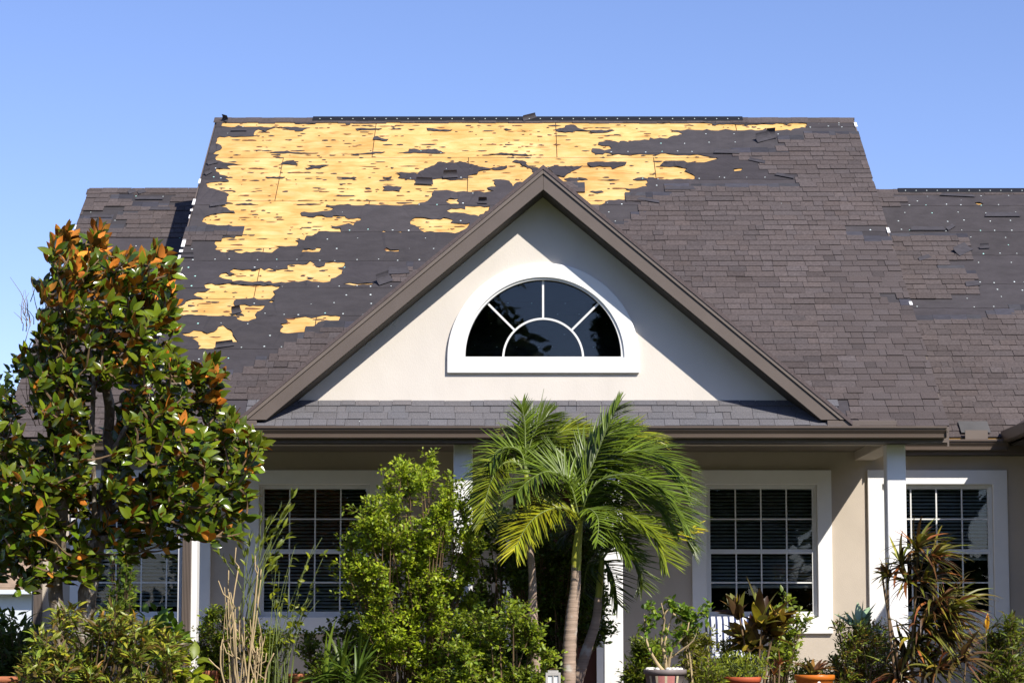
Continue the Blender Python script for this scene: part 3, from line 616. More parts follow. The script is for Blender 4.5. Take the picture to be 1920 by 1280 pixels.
# ------------------------------------------------------------------ front gable
gable = MB()
vh = .255; t_sl = .045
for s, xf in ((-1, XGL), (1, XGR)):
    xe = XA + s * (abs(xf - XA) + .03); ze = ZA - GS * abs(xe - XA) + .012; zt = ZA + .012; y0 = GY - .025
    yb = max((ze - ZE) / TAN, .05)
    tri_t = [(XA, y0, zt), (xe, y0, ze), (xe, yb + .3, ze), (XA, YV + .4, zt)]
    vs = tri_t + [(x, y, z - t_sl) for x, y, z in tri_t]; f = [(0, 1, 2, 3), (7, 6, 5, 4), (0, 4, 5, 1), (1, 5, 6, 2), (2, 6, 7, 3), (3, 7, 4, 0)]
    mb = MB(); mb.add(vs, f if s < 0 else [q[::-1] for q in f]); mb.build('gable_slope', PLAINSH, house)
def rake(name, mat, top, bot, y0, y1, inset=0.0, side=-1):
    """a sloping board under one gable slope, mitred at the apex and cut level at the foot"""
    mb = MB(); s = side; xf = abs((XGL if s < 0 else XGR) - XA)
    poly = [(XA, ZA - top), (XA + s * (xf - top / GS * .0), ZA - GS * xf - top * 0 + 0.0), (XA + s * max(xf - (bot) / GS, .05), ZF - 0.0), (XA, ZA - bot)]
    poly[1] = (XA + s * (xf - top / GS), ZF)
    prism(mb, [poly], [], lambda a, b, n: (a, n, b), y0, y1); return mb.build(name, mat, house)
for s in (-1, 1):
    bevel(rake('rake_board', FASCIA, .055, vh, GY, GY + .03, 0, s), .004)
    bevel(rake('rake_trim', TRIMB, .022, .082, GY - .016, GY - .001, 0, s), .003)
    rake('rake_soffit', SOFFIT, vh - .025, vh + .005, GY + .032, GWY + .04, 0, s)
# gable wall with the arched opening
ac = at(1018.5, 671, GWY); AX, AZ = float(ac[0]), float(ac[2]); pm = ppm(GWY, AZ); RG = 146 / pm; RO = 180 / pm; ZB = AZ - 29 / pm
def arc(r, n=40, z=AZ, a0=0.0, a1=math.pi): return [(AX + r * math.cos(a0 + (a1 - a0) * i / n), z + r * math.sin(a0 + (a1 - a0) * i / n)) for i in range(n + 1)]
zb = ZE + GWY * TAN - .06; xw = (ZA - .1 - zb) / GS
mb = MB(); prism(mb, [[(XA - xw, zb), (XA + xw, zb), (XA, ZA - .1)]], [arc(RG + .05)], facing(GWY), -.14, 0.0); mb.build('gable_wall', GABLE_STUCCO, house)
aw = MB(); prism(aw, [arc(RO, 64, AZ - .005) + [(AX - RO, ZB), (AX + RO, ZB)]], [arc(RG + .03, 64)], facing(GWY - .002), 0.0, .038)
arched = aw.build('arched_window', WHITE, house); bevel(arched, .006); arched['label'] = 'white half-round window surround on the gable wall'
mb = MB(); prism(mb, [arc(RG + .045, 64, AZ - .004)], [arc(RG, 64, AZ + .012)], facing(GWY + .03), 0.0, .05); mb.build('frame', VINYL, arched)
gy = GWY + .045; ri = 75 / pm; hb = .011
mb = MB(); prism(mb, [arc(ri + hb, 40) + arc(ri - hb, 40)[::-1]], [], facing(gy), -.012, .02); mb.build('muntin', VINYL, arched)
for ang in (45, 90, 135):
    a = math.radians(ang); d = np.array([math.cos(a), math.sin(a)]); n = np.array([-d[1], d[0]]) * hb; c = np.array([AX, AZ])
    mb = MB(); prism(mb, [[tuple(c + d * (ri + hb) + n), tuple(c + d * (ri + hb) - n), tuple(c + d * (RG + .01) - n), tuple(c + d * (RG + .01) + n)]], [], facing(gy), -.012, .02); mb.build('muntin', VINYL, arched)
for a0, a1 in ((0, 45), (45, 90), (90, 135), (135, 180)):
    p = arc(RG + .01, 12, AZ, math.radians(a0), math.radians(a1)) + arc(ri, 10, AZ, math.radians(a0), math.radians(a1))[::-1]
    mb = MB(); prism(mb, [p], [], facing(gy + .004), 0.0, .004); mb.build('pane', GLASS, arched)
mb = MB(); prism(mb, [arc(ri, 24)], [], facing(gy + .004), 0.0, .004); mb.build('pane', GLASS, arched)
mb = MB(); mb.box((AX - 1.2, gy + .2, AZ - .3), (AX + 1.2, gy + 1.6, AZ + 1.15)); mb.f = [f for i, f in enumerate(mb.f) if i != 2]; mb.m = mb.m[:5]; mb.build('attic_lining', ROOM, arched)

# ------------------------------------------------------------------ eaves: gutters, fascia, soffit, beam, posts
def gutter(name, x0, x1, y, ztop, parent, h=.125, d=.115):
    prof = [(0, 0), (0, -h), (-.068, -h), (-.074, -h + .012), (-.066, -h + .018), (-.070, -h + .045), (-.098, -h + .082), (-.100, -.026), (-d, -.022), (-d, 0), (-d + .012, 0), (-d + .012, -.012), (-.09, -.018), (-.088, -h + .085), (-.06, -h + .045), (-.058, -h + .008), (-.008, -h + .008), (-.008, 0)]
    mb = MB(); n = len(prof); vs = [(x, y + a, ztop + b) for x in (x0, x1) for a, b in prof]; fs = [(i, n + i, n + (i + 1) % n, (i + 1) % n) for i in range(n)]
    mb.add(vs, fs)
    for x in (x0, x1):   # end caps
        mb.box((x - .002, y - .098, ztop - h + .006), (x + .002, y - .004, ztop - .003))
    return mb.build(name, GUTTER, parent)
gt = at(1000, 798.5, -.115)[2]
mb = MB(); mb.box((XL - .015, -.028, ZE - .05), (XR + .015, -.02, ZE - .004)); mb.box((XL - .015, -.02, ZE - .012), (XR + .015, .03, ZE - .006)); mb.build('eave_flashing', FASCIA, house)
gutter('gutter', XL - .01, at(1774, 805, -.1)[0], -.029, gt, house)
mb = MB(); mb.box((XL, -.018, gt - .165), (XR, .005, ZE - .02)); mb.build('fascia', FASCIA, house)
zc = at(1300, 832, .28)[2]                    # beam underside
bx0, bx1 = float(at(1602, 863, WALLY)[0]), float(at(1638, 863, WALLY)[0]); bzb = float(at(1602, 863, WALLY)[2]); XE1 = bx0 - .002; XE0 = float(at(372, 1000, .36)[0])
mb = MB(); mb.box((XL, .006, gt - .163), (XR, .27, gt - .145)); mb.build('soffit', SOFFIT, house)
mb = MB(); mb.box((XE0, .275, zc), (XE1, .5, ZE + .2)); mb.build('porch_beam', STUCCO, house)
mb = MB(); mb.box((XE0, .501, zc + .10), (XE1, WALLY, zc + .12)); mb.build('porch_ceiling', CEIL, house)
for s, px in ((-1, (456, 481)), (1, (1551, 1681))):   # short fascia returns at the feet of the rakes
    a = at(px[0], 788, -.03); b = at(px[1], 803, -.03)
    mb = MB(); mb.box((a[0], -.035, gt - .01), (b[0], .04, a[2])); bevel(mb.build('eave_return', FASCIA, house), .004)
PX_POST = (354, 868, 1149, 1680); pw = .1025
for px in PX_POST:
    x = at(px, 1000, .36)[0]; mb = MB(); mb.box((x - pw, .28, .1), (x + pw, .28 + 2 * pw, zc - .002)); bevel(mb.build('post', WHITE, house), .008)
x = at(1680, 1000, .36)[0]
mb = MB(); mb.box((bx0, .488, bzb), (bx1, WALLY - .003, ZE + .3)); mb.box((bx0 + .003, .275, zc), (x + pw, .486, ZE + .15)); bevel(mb.build('porch_beam', STUCCO, house), .006)
mb = MB(); mb.box((XE0 - .22, .276, zc), (XE0 - .003, WALLY - .003, ZE + .15)); bevel(mb.build('porch_beam', STUCCO, house), .006)
# ribbed downspout on the first post
x = at(354, 1000, .36)[0]
mb = MB(); prof = []
n = 12
for i in range(n + 1):
    a = -.047 + .094 * i / n; prof.append((a, -(.062 if i % 2 else .054)))
prof += [(.047, 0), (-.047, 0)]
prism(mb, [[(x + a, .278 + b) for a, b in prof]], [], lambda a, b, k: (a, b, k), .16, gt - .165); mb.build('downspout', FASCIA, house)
xd = at(70, 1080, WALLY - .1)[0]
mb = MB(); prism(mb, [[(xd + a, WALLY - .03 + b) for a, b in prof]], [], lambda a, b, k: (a, b, k), .16, ZW - .25); mb.build('downspout', FASCIA, house)

# ------------------------------------------------------------------ front wall and windows
pmw = ppm(WALLY, 1.8); W_, H_ = 208 / pmw, 248 / pmw; TR = 27 / pmw
WX = [at(p, 1000, WALLY)[0] for p in (265, 590, 1428, 1758)]; WZ1 = at(1400, 908, WALLY)[2]; WZ0 = WZ1 - H_
DX0, DX1 = at(962, 1000, WALLY)[0], at(1118, 1000, WALLY)[0]; DZ = at(1000, 905, WALLY)[2]
XWALL0, XWALL1 = at(62, 1000, WALLY)[0], 7.6
holes = [[(x - W_ / 2, WZ0), (x + W_ / 2, WZ0), (x + W_ / 2, WZ1), (x - W_ / 2, WZ1)] for x in WX] + [[(DX0, .12), (DX1, .12), (DX1, DZ), (DX0, DZ)]]
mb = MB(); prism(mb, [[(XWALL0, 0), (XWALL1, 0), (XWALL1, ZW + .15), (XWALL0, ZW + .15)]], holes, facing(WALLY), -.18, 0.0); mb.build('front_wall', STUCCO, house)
YB = 2 * (WY + VWR * CT) - WALLY
mb = MB(); mb.box((XWALL0, WALLY + .181, 0), (XWALL0 + .18, YB, ZW + .15)); mb.build('side_wall', STUCCO, house)
mb = MB(); mb.box((XWALL1 - .18, WALLY + .181, 0), (XWALL1, YB, ZW + .15)); mb.build('side_wall', STUCCO, house)
mb = MB(); mb.box((XWALL0, YB + .001, 0), (XWALL1, YB + .18, ZW + .15)); mb.build('rear_wall', STUCCO, house)
# rooms behind the glass
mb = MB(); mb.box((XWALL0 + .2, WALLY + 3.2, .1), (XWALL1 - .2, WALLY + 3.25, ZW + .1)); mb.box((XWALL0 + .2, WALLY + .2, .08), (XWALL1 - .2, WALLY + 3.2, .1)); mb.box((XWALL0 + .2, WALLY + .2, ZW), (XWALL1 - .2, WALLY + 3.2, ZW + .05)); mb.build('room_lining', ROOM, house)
def window(x, label, blind=.55, seed=0):
    r = np.random.default_rng(seed); x0, x1, z0, z1 = x - W_ / 2, x + W_ / 2, WZ0, WZ1
    mb = MB(); prism(mb, [[(x0 - TR, z0 - TR * 1.15), (x1 + TR, z0 - TR * 1.15), (x1 + TR, z1 + TR), (x0 - TR, z1 + TR)]], [[(x0, z0), (x1, z0), (x1, z1), (x0, z1)]], facing(WALLY - .002), 0.0, .045)
    w = bevel(mb.build('window', WHITE, house), .005); w['label'] = label
    f = .030; mb = MB(); prism(mb, [[(x0 + .001, z0 + .001), (x1 - .001, z0 + .001), (x1 - .001, z1 - .001), (x0 + .001, z1 - .001)]], [[(x0 + f, z0 + f), (x1 - f, z0 + f), (x1 - f, z1 - f), (x0 + f, z1 - f)]], facing(WALLY + .075), 0, .06); mb.build('frame', VINYL, w)
    zm = (z0 + z1) / 2 - .01
    for lo, hi, yy, s in ((zm, z1 - f, WALLY + .062, .02), (z0 + f, zm, WALLY + .05, .026)):
        a, b = x0 + f + .001, x1 - f - .001; mb = MB(); prism(mb, [[(a, lo), (b, lo), (b, hi - .001), (a, hi - .001)]], [[(a + s, lo + s + .008), (b - s, lo + s + .008), (b - s, hi - s), (a + s, hi - s)]], facing(yy), 0, .026); mb.build('sash', VINYL, w)
        a += s; b -= s; c0, c1 = lo + s + .008, hi - s; m = .008
        for i in range(1, 4):
            q = a + (b - a) * i / 4; mb = MB(); mb.box((q - m, yy - .018, c0), (q + m, yy - .006, c1)); mb.build('muntin', VINYL, w)
        q = (c0 + c1) / 2; mb = MB(); mb.box((a, yy - .0175, q - m), (b, yy - .0065, q + m)); mb.build('muntin', VINYL, w)
        for i in range(4):
            for j in range(2):
                mb = MB(); xa, xb = a + (b - a) * i / 4, a + (b - a) * (i + 1) / 4; za, zb_ = c0 + (c1 - c0) * j / 2, c0 + (c1 - c0) * (j + 1) / 2
                mb.box((xa, yy - .005, za), (xb, yy - .001, zb_)); mb.build('pane', GLASS, w)
    zb_ = z1 - (z1 - z0) * blind; mb = MB(); z = z1 - .05; yy = WALLY + .17; mb.box((x0 - .03, yy - .03, z1 - .045), (x1 + .03, yy + .03, z1))
    while z > zb_:
        an = .5; dy, dz = .024 * math.cos(an), .024 * math.sin(an); wv = r.normal(0, .0015)
        P = [(x0 - .02, yy - dy, z - dz + wv), (x1 + .02, yy - dy, z - dz), (x1 + .02, yy + dy, z + dz), (x0 - .02, yy + dy, z + dz + wv)]
        mb.add(P + [(a, b, c + .002) for a, b, c in P], [(3, 2, 1, 0), (4, 5, 6, 7), (0, 1, 5, 4), (1, 2, 6, 5), (2, 3, 7, 6), (3, 0, 4, 7)]); z -= .042
    mb.box((x0 - .02, yy - .022, zb_ - .03), (x1 + .02, yy + .022, zb_ - .005)); mb.build('blind', BLIND, w)
window(WX[0], 'window behind the magnolia trunks', .9, 1); window(WX[1], 'window behind the pencil-stemmed plant', .98, 2); window(WX[2], 'window behind the red-leaved plant', .76, 3); window(WX[3], 'window crossed by the end post', .55, 4)
# entrance door in the middle of the porch
mb = MB(); prism(mb, [[(DX0 - .12, .12), (DX0, .12), (DX0, DZ), (DX1, DZ), (DX1, .12), (DX1 + .12, .12), (DX1 + .12, DZ + .12), (DX0 - .12, DZ + .12)]], [], facing(WALLY - .002), 0, .04); mb.build('door_trim', WHITE, house)
mb = MB(); mb.box((DX0 + .002, WALLY + .08, .122), (DX1 - .002, WALLY + .13, DZ - .002))
for i in range(2):
    for j in range(3):
        a = DX0 + .1 + i * .43; b = .3 + j * .68; mb.box((a, WALLY + .07, b), (a + .32, WALLY + .079, b + .55))
door = mb.build('door', DOORP, house)
mb = MB(); mb.tube([(DX1 - .1, WALLY + .07, 1.1), (DX1 - .1, WALLY + .02, 1.1)], [.016, .03], 10); mb.build('handle', FLASH, door)
mb = MB(); mb.box((XL + .05, .1, .02), (XR - .05, WALLY - .004, .12)); mb.build('porch_slab', CONC, house)

# ------------------------------------------------------------------ wing eaves and the projecting wing at the right
gz = at(1800, 823, WY - .11)[2]
XG = 5.83; ZG = ZW + .12; YG0 = -.35
gutter('gutter', XR + .0 - .25, XG - .05, WY - .006, gz, house)
mb = MB(); mb.box((XR - .1, WY, gz - .17), (XWR, WY + .02, ZW - .01)); mb.build('fascia', FASCIA, house)
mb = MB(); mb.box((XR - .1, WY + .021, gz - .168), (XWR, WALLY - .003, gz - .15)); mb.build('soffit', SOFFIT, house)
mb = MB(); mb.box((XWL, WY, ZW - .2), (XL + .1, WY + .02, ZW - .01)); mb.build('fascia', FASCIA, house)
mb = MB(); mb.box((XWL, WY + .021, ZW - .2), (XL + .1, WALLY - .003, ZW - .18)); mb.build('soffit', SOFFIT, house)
gutter('gutter', XWL, XL - .05, WY - .006, ZW - .01, house)
gx1 = XG + 5.6; xm = (XG + gx1) / 2; zt = ZG + (xm - XG) * .6
mb = MB(); th = .14; yb = WY + (zt - ZW) / TAN + .3
for s, xe in ((1, XG), (-1, gx1)):
    q = [(xe, YG0, ZG), (xm, YG0, zt), (xm, yb, zt), (xe, WY + .12, ZG)]
    f = [(3, 2, 1, 0), (4, 5, 6, 7), (0, 1, 5, 4), (1, 2, 6, 5), (2, 3, 7, 6), (3, 0, 4, 7)]
    mb.add([(a, b, c - th) for a, b, c in q] + q, f if s > 0 else [k[::-1] for k in f])
mb.build('front_wing_roof', PLAINSH, house)
mb = MB(); mb.box((XG - .11, YG0, ZG - .16), (XG - .003, WY + .02, ZG - .02)); bevel(mb.build('gutter', GUTTER, house), .012)
mb = MB(); mb.box((XG, YG0 + .02, ZG - .2), (gx1, WALLY - .01, ZG - .18)); mb.build('soffit', SOFFIT, house)
mb = MB(); prism(mb, [[(XG + .45, 0), (gx1 - .45, 0), (gx1 - .45, ZG - .2), (XG + .45, ZG - .2)]], [], facing(YG0 + .4), -.15, 0); mb.box((XG + .45, YG0 + .551, 0), (XG + .6, WALLY - .002, ZG - .2)); mb.build('front_wing_wall', STUCCO, house)
mb = MB(); prism(mb, [[(XG + .05, ZG - .15), (gx1 - .05, ZG - .15), (xm, zt - .16)]], [], facing(YG0 + .1), -.1, 0); mb.build('front_wing_gable', STUCCO, house)
# flashing and diverter where the porch roof stops above the wing gutter
a = at(1803, 806, WY); b = at(1858, 788, WY)
mb = MB(); mb.add([WING.p(a[0], .06, .05), WING.p(b[0], .06, .05), WING.p(b[0], .30, .05), WING.p(a[0], .30, .05), WING.p(a[0], .06, .054), WING.p(b[0], .06, .054), WING.p(b[0], .30, .054), WING.p(a[0], .30, .054)], WF); mb.build('flashing', FLASH, house)
a = at(1810, 822, WY - .06); b = at(1852, 806, WY - .06)
mb = MB(); mb.box((a[0], WY - .06, gz - .005), (b[0], WY - .04, b[2])); mb.build('gutter_diverter', TRIMB, house)

# ------------------------------------------------------------------ ground and street
LAWN = pmat('lawn', (0.06, 0.085, 0.025), 0.95, 0.35, 5, bump=.8, bscale=60, bdist=.03, huevar=(.09, .085, .03))
MULCH = pmat('mulch', (0.075, 0.045, 0.028), 0.95, 0.4, 25, bump=.8, bscale=70, bdist=.03)
ASPH = pmat('asphalt', (0.05, 0.05, 0.052), 0.9, 0.15, 12, bump=.3, bscale=120)
def gz_(y): return 0.0 if y > -5 else (-.75 * min(1, (-5 - y) / 14.0))
mb = MB(); xs = [-1500, -60, -20, 0, 20, 60, 1500]; ys = [-1500, -120, -60, -33, -19, -15, -12, -8.5, -5, 0, 20, 60, 150, 1500]
vs = [(x, y, gz_(y)) for y in ys for x in xs]; n = len(xs)
mb.add(vs, [(j * n + i, j * n + i + 1, (j + 1) * n + i + 1, (j + 1) * n + i) for j in range(len(ys) - 1) for i in range(n - 1)]); g = mb.build('ground', LAWN); g['kind'] = 'structure'
mb = MB(); mb.add([(-80, -32, -.745), (80, -32, -.745), (80, -24.6, -.745), (-80, -24.6, -.745)], [(0, 1, 2, 3)]); g = mb.build('road', ASPH); g['kind'] = 'structure'
mb = MB(); mb.box((-80, -24.6, -.9), (80, -24.45, -.64)); g = mb.build('kerb', CONC); g['kind'] = 'structure'
mb = MB(); pts = [(-7, .095), (-7, -4.2), (-4, -4.6), (-1, -3.4), (2, -3.2), (4.6, -2.6), (5.9, -1.6), (5.9, .095)]
prism(mb, [pts[::-1]], [], lambda a, b, n: (a, b, n), -.05, .018); g = mb.build('planting_bed', MULCH); g['kind'] = 'structure'

# neighbour house at the far left
NBR = pmat('tan_shingle', (0.30, 0.21, 0.145), 0.9, 0.25, 3.5, (1, 1, 5), bump=.3, bscale=20, bdist=.02, spots=((.36, .25, .17), 5, .55, (.4, 1, 3)))
NBW = pmat('pale_siding', (0.62, 0.66, 0.72), 0.7, 0.04, 2)
e = at(62, 1100, 26); t = at(30, 930, 31); nb = thing('neighbour_house', 'neighbouring house with tan shingle roof and pale siding at left edge', 'house', (e[0] - 6, 30, 0))
x1 = e[0] + 1.6; x0 = x1 - 14; ez = e[2]; rz = t[2] + .6
mb = MB(); q = [(x0, 26, ez), (x1, 26, ez), (x1, 31, rz), (x0, 31, rz), (x0, 36, ez), (x1, 36, ez)]; mb.add(q + [(a, b, c - .12) for a, b, c in q], [(0, 1, 2, 3), (3, 2, 5, 4), (0, 6, 7, 1), (9, 8, 7, 6), (10, 11, 8, 9), (1, 7, 8, 2), (2, 8, 11, 5), (0, 3, 9, 6), (3, 4, 10, 9), (4, 5, 11, 10)]); mb.build('roof', NBR, nb)
mb = MB(); mb.box((x0, 25.97, ez - .16), (x1, 26.0, ez - .06)); mb.build('fascia', NBW, nb)
mb = MB(); mb.box((x0 + .3, 26.3, 0), (x1 - .3, 35.7, ez - .13)); mb.build('wall', NBW, nb)
# ------------------------------------------------------------------ plants: materials
MAG_TOP = pmat('magnolia_leaf', (0.105, 0.155, 0.010), 0.2, 0.2, 3, tint=True, spec=0.38, trans=0.15)
MAG_UND = pmat('magnolia_leaf_underside', (0.58, 0.215, 0.035), 0.8, 0.25, 9, tint=True, spec=0.15, trans=0.15)
LEAFG = pmat('shrub_leaf', (0.155, 0.195, 0.02), 0.42, 0.2, 3, tint=True, spec=0.4, trans=0.38)
PALMG = pmat('palm_leaf', (0.108, 0.158, 0.012), 0.34, 0.3, 2.5, tint=True, spec=0.4, trans=0.22)
CROT = pmat('mottled_leaf', (0.24, 0.245, 0.03), 0.4, 0.35, 16, tint=True, spec=0.4, trans=0.25, huevar=(.09, .12, .015))
TIM = pmat('red_leaf', (0.17, 0.165, 0.03), 0.42, 0.35, 5, tint=True, spec=0.4, trans=0.25, huevar=(.11, .05, .028))
BARK = pmat('grey_bark', (0.17, 0.135, 0.10), 0.92, 0.5, 20, (1, 1, .5), bump=.9, bscale=45, bdist=.03, spots=((.50, .46, .40), 13, .55, (1, 1, .6)))
TWIG = pmat('brown_twig', (0.17, 0.11, 0.06), 0.85, 0.3, 8)
CANE = pmat('tan_cane', (0.42, 0.32, 0.18), 0.8, 0.3, 9, (1, 1, .3))
GCANE = pmat('green_cane', (0.16, 0.20, 0.06), 0.6, 0.3, 6)
PALMT = pmat('palm_trunk', (0.34, 0.25, 0.19), 0.85, 0.25, 7, (.5, .5, 7), bump=.5, bscale=9, bdist=.012, spots=((.50, .46, .40), 5, .58, (1, 1, 1)))
SHAFT = pmat('crown_shaft', (0.36, 0.33, 0.04), 0.4, 0.3, 5, (3, 3, .6), huevar=(.13, .2, .03))
TERRA = pmat('terracotta', (0.42, 0.15, 0.07), 0.75, 0.15, 6, bump=.15)
ORANGE = pmat('orange_glaze', (0.62, 0.17, 0.02), 0.3, 0.12, 5, spec=.5)
REDPOT = pmat('red_clay', (0.48, 0.10, 0.04), 0.6, 0.12, 6)
GREYPOT = pmat('grey_glaze', (0.20, 0.17, 0.165), 0.5, 0.12, 7)
PINK = pmat('pink_paint', (0.52, 0.20, 0.18), 0.6, 0.1, 9)
CREAM = pmat('cream_paint', (0.58, 0.50, 0.34), 0.6, 0.1, 9)
PEBB = pmat('white_pebble', (0.72, 0.70, 0.66), 0.7, 0.1, 9)
SOIL = pmat('soil', (0.05, 0.032, 0.02), 0.95, 0.3, 20)
LAMPG = pmat('frosted_pane', (0.66, 0.68, 0.70), 0.3, 0.05)
LAMPB = pmat('stone_grey', (0.42, 0.40, 0.37), 0.8, 0.12, 12)

def leaf_tpl(ns, prof, fold=.25, curl=.3, two=False):
    """leaf along +y from 0 to 1, three verts per section; optional underside layer"""
    V = []; Q = []
    for i in range(ns + 1):
        t = i / ns; w = prof(t); z = -curl * t * t * .5
        V += [(-w, t, z + fold * w), (0, t, z), (w, t, z + fold * w)]
    for i in range(ns):
        a = 3 * i; Q += [(a, a + 1, a + 4, a + 3), (a + 1, a + 2, a + 5, a + 4)]
    V = np.array(V); Q = np.array(Q); m = np.zeros(len(Q), int)
    if two:
        n = len(V); V = np.concatenate([V, V + np.array([0, 0, -.012])]); Q = np.concatenate([Q, Q[:, ::-1] + n]); m = np.concatenate([m, np.ones(len(m), int)])
    return V, Q, m
ell = lambda w: (lambda t: w * math.sin(math.pi * min(max(t, .0), 1.0) ** .85) ** .8 + .004)
T_MAG = leaf_tpl(5, ell(.215), .25, .35, True)
T_SML = leaf_tpl(2, lambda t: (.0, .30, .0)[int(round(t * 2))] + .01, .35, .3)
T_OVL = leaf_tpl(3, lambda t: (.03, .27, .24, .01)[int(round(t * 3))], .3, .5)
T_LAN = leaf_tpl(4, ell(.13), .3, .7)

def unit(a): a = np.asarray(a, float); return a / (np.linalg.norm(a, axis=-1, keepdims=True) + 1e-9)
def qmesh(name, V, Q, T, mats, mi=None):
    me = bpy.data.meshes.new(name); me.vertices.add(len(V)); me.vertices.foreach_set('co', V.astype(np.float32).ravel())
    me.loops.add(Q.size); me.loops.foreach_set('vertex_index', Q.astype(np.int32).ravel())
    me.polygons.add(len(Q)); me.polygons.foreach_set('loop_start', np.arange(0, Q.size, 4, dtype=np.int32)); me.polygons.foreach_set('loop_total', np.full(len(Q), 4, np.int32))
    me.polygons.foreach_set('use_smooth', np.ones(len(Q), bool))
    for m in mats: me.materials.append(m)
    if mi is not None: me.polygons.foreach_set('material_index', mi.astype(np.int32))
    me.update(calc_edges=True)
    a = me.color_attributes.new('tint', 'FLOAT_COLOR', 'POINT'); a.data.foreach_set('color', np.concatenate([T, np.ones((len(T), 1))], 1).astype(np.float32).ravel()); return me
def frames(D, N):
    D = unit(D); N = N - (N * D).sum(-1, keepdims=True) * D; N = unit(N); S = np.cross(D, N); return np.stack([S, D, N], 1)  # rows: side, along, normal
def leaves(name, tpl, P, D, N, S, T, mats, parent, singles=0, prefer=None, nvar=10, part='leaf'):
    """one leaf mesh part (stuff) plus, if asked, the most visible leaves as parts of their own"""
    P, D, N, S, T = [np.asarray(a, float) for a in (P, D, N, S, T)]; Fm = frames(D, N); n = len(P)
    order = np.argsort(prefer) if prefer is not None else np.arange(n); one = order[:min(singles, n)]; rest = order[min(singles, n):]
    V, Q, m = tpl
    if len(rest):
        X = np.einsum('vk,nkj->nvj', V, Fm[rest] * S[rest][:, None, None]) + P[rest][:, None, :]; nv = len(V)
        QQ = (Q[None] + (np.arange(len(rest)) * nv)[:, None, None]).reshape(-1, 4)
        me = qmesh(name, X.reshape(-1, 3), QQ, np.repeat(T[rest], nv, 0), mats, np.tile(m, len(rest)) if len(mats) > 1 else None); crown = link(name, me, parent, 'stuff')
    else:
        crown = parent
    if len(one):
        k = min(nvar, len(one)); pick = one[np.linspace(0, len(one) - 1, k).astype(int)]
        var = [qmesh(part, V, Q, np.repeat(T[p][None], len(V), 0), mats, m if len(mats) > 1 else None) for p in pick]; tv = T[pick]
        for i in one:
            j = int(np.argmin(np.abs(tv - T[i]).sum(1) + RNG.random(k) * .12)); o = link(part, var[j], None); o.parent = crown
            R3 = (Fm[i] * S[i]).T; M = Matrix(R3.tolist()).to_4x4(); M.translation = Vector(P[i]); o.matrix_basis = M
            if crown.type == 'EMPTY': o.matrix_parent_inverse = Matrix.Translation(-Vector(crown.location))
    return crown
def sample_outline(poly, n, r, Y0, half, mind=0.0, holes=()):
    """points in the volume behind a photo outline, at real depth"""
    q = np.array(poly, float); lo, hi = q.min(0), q.max(0); out = []; tries = 0
    while len(out) < n and tries < n * 40:
        c = r.uniform(lo, hi, (64, 2)); k = inpoly(c, poly)
        for h in holes: k &= ~inpoly(c, h)
        for px, py in c[k]:
            tries += 1; p = at(px, py, Y0 + r.uniform(-half, half))
            if mind > 0 and out and np.min(np.linalg.norm(np.array(out) - p, axis=1)) < mind: continue
            out.append(p)
            if len(out) >= n: break
        tries += 8
    return np.array(out)
def bez(a, b, c, n): t = np.linspace(0, 1, n)[:, None]; return (1 - t) ** 2 * a + 2 * t * (1 - t) * b + t * t * c
def tint_mix(r, n, cols, w, jit=.18):
    c = np.array(cols)[r.choice(len(cols), n, p=np.array(w) / np.sum(w))]; return np.clip(c * r.normal(1, jit, (n, 1)), .15, 3)

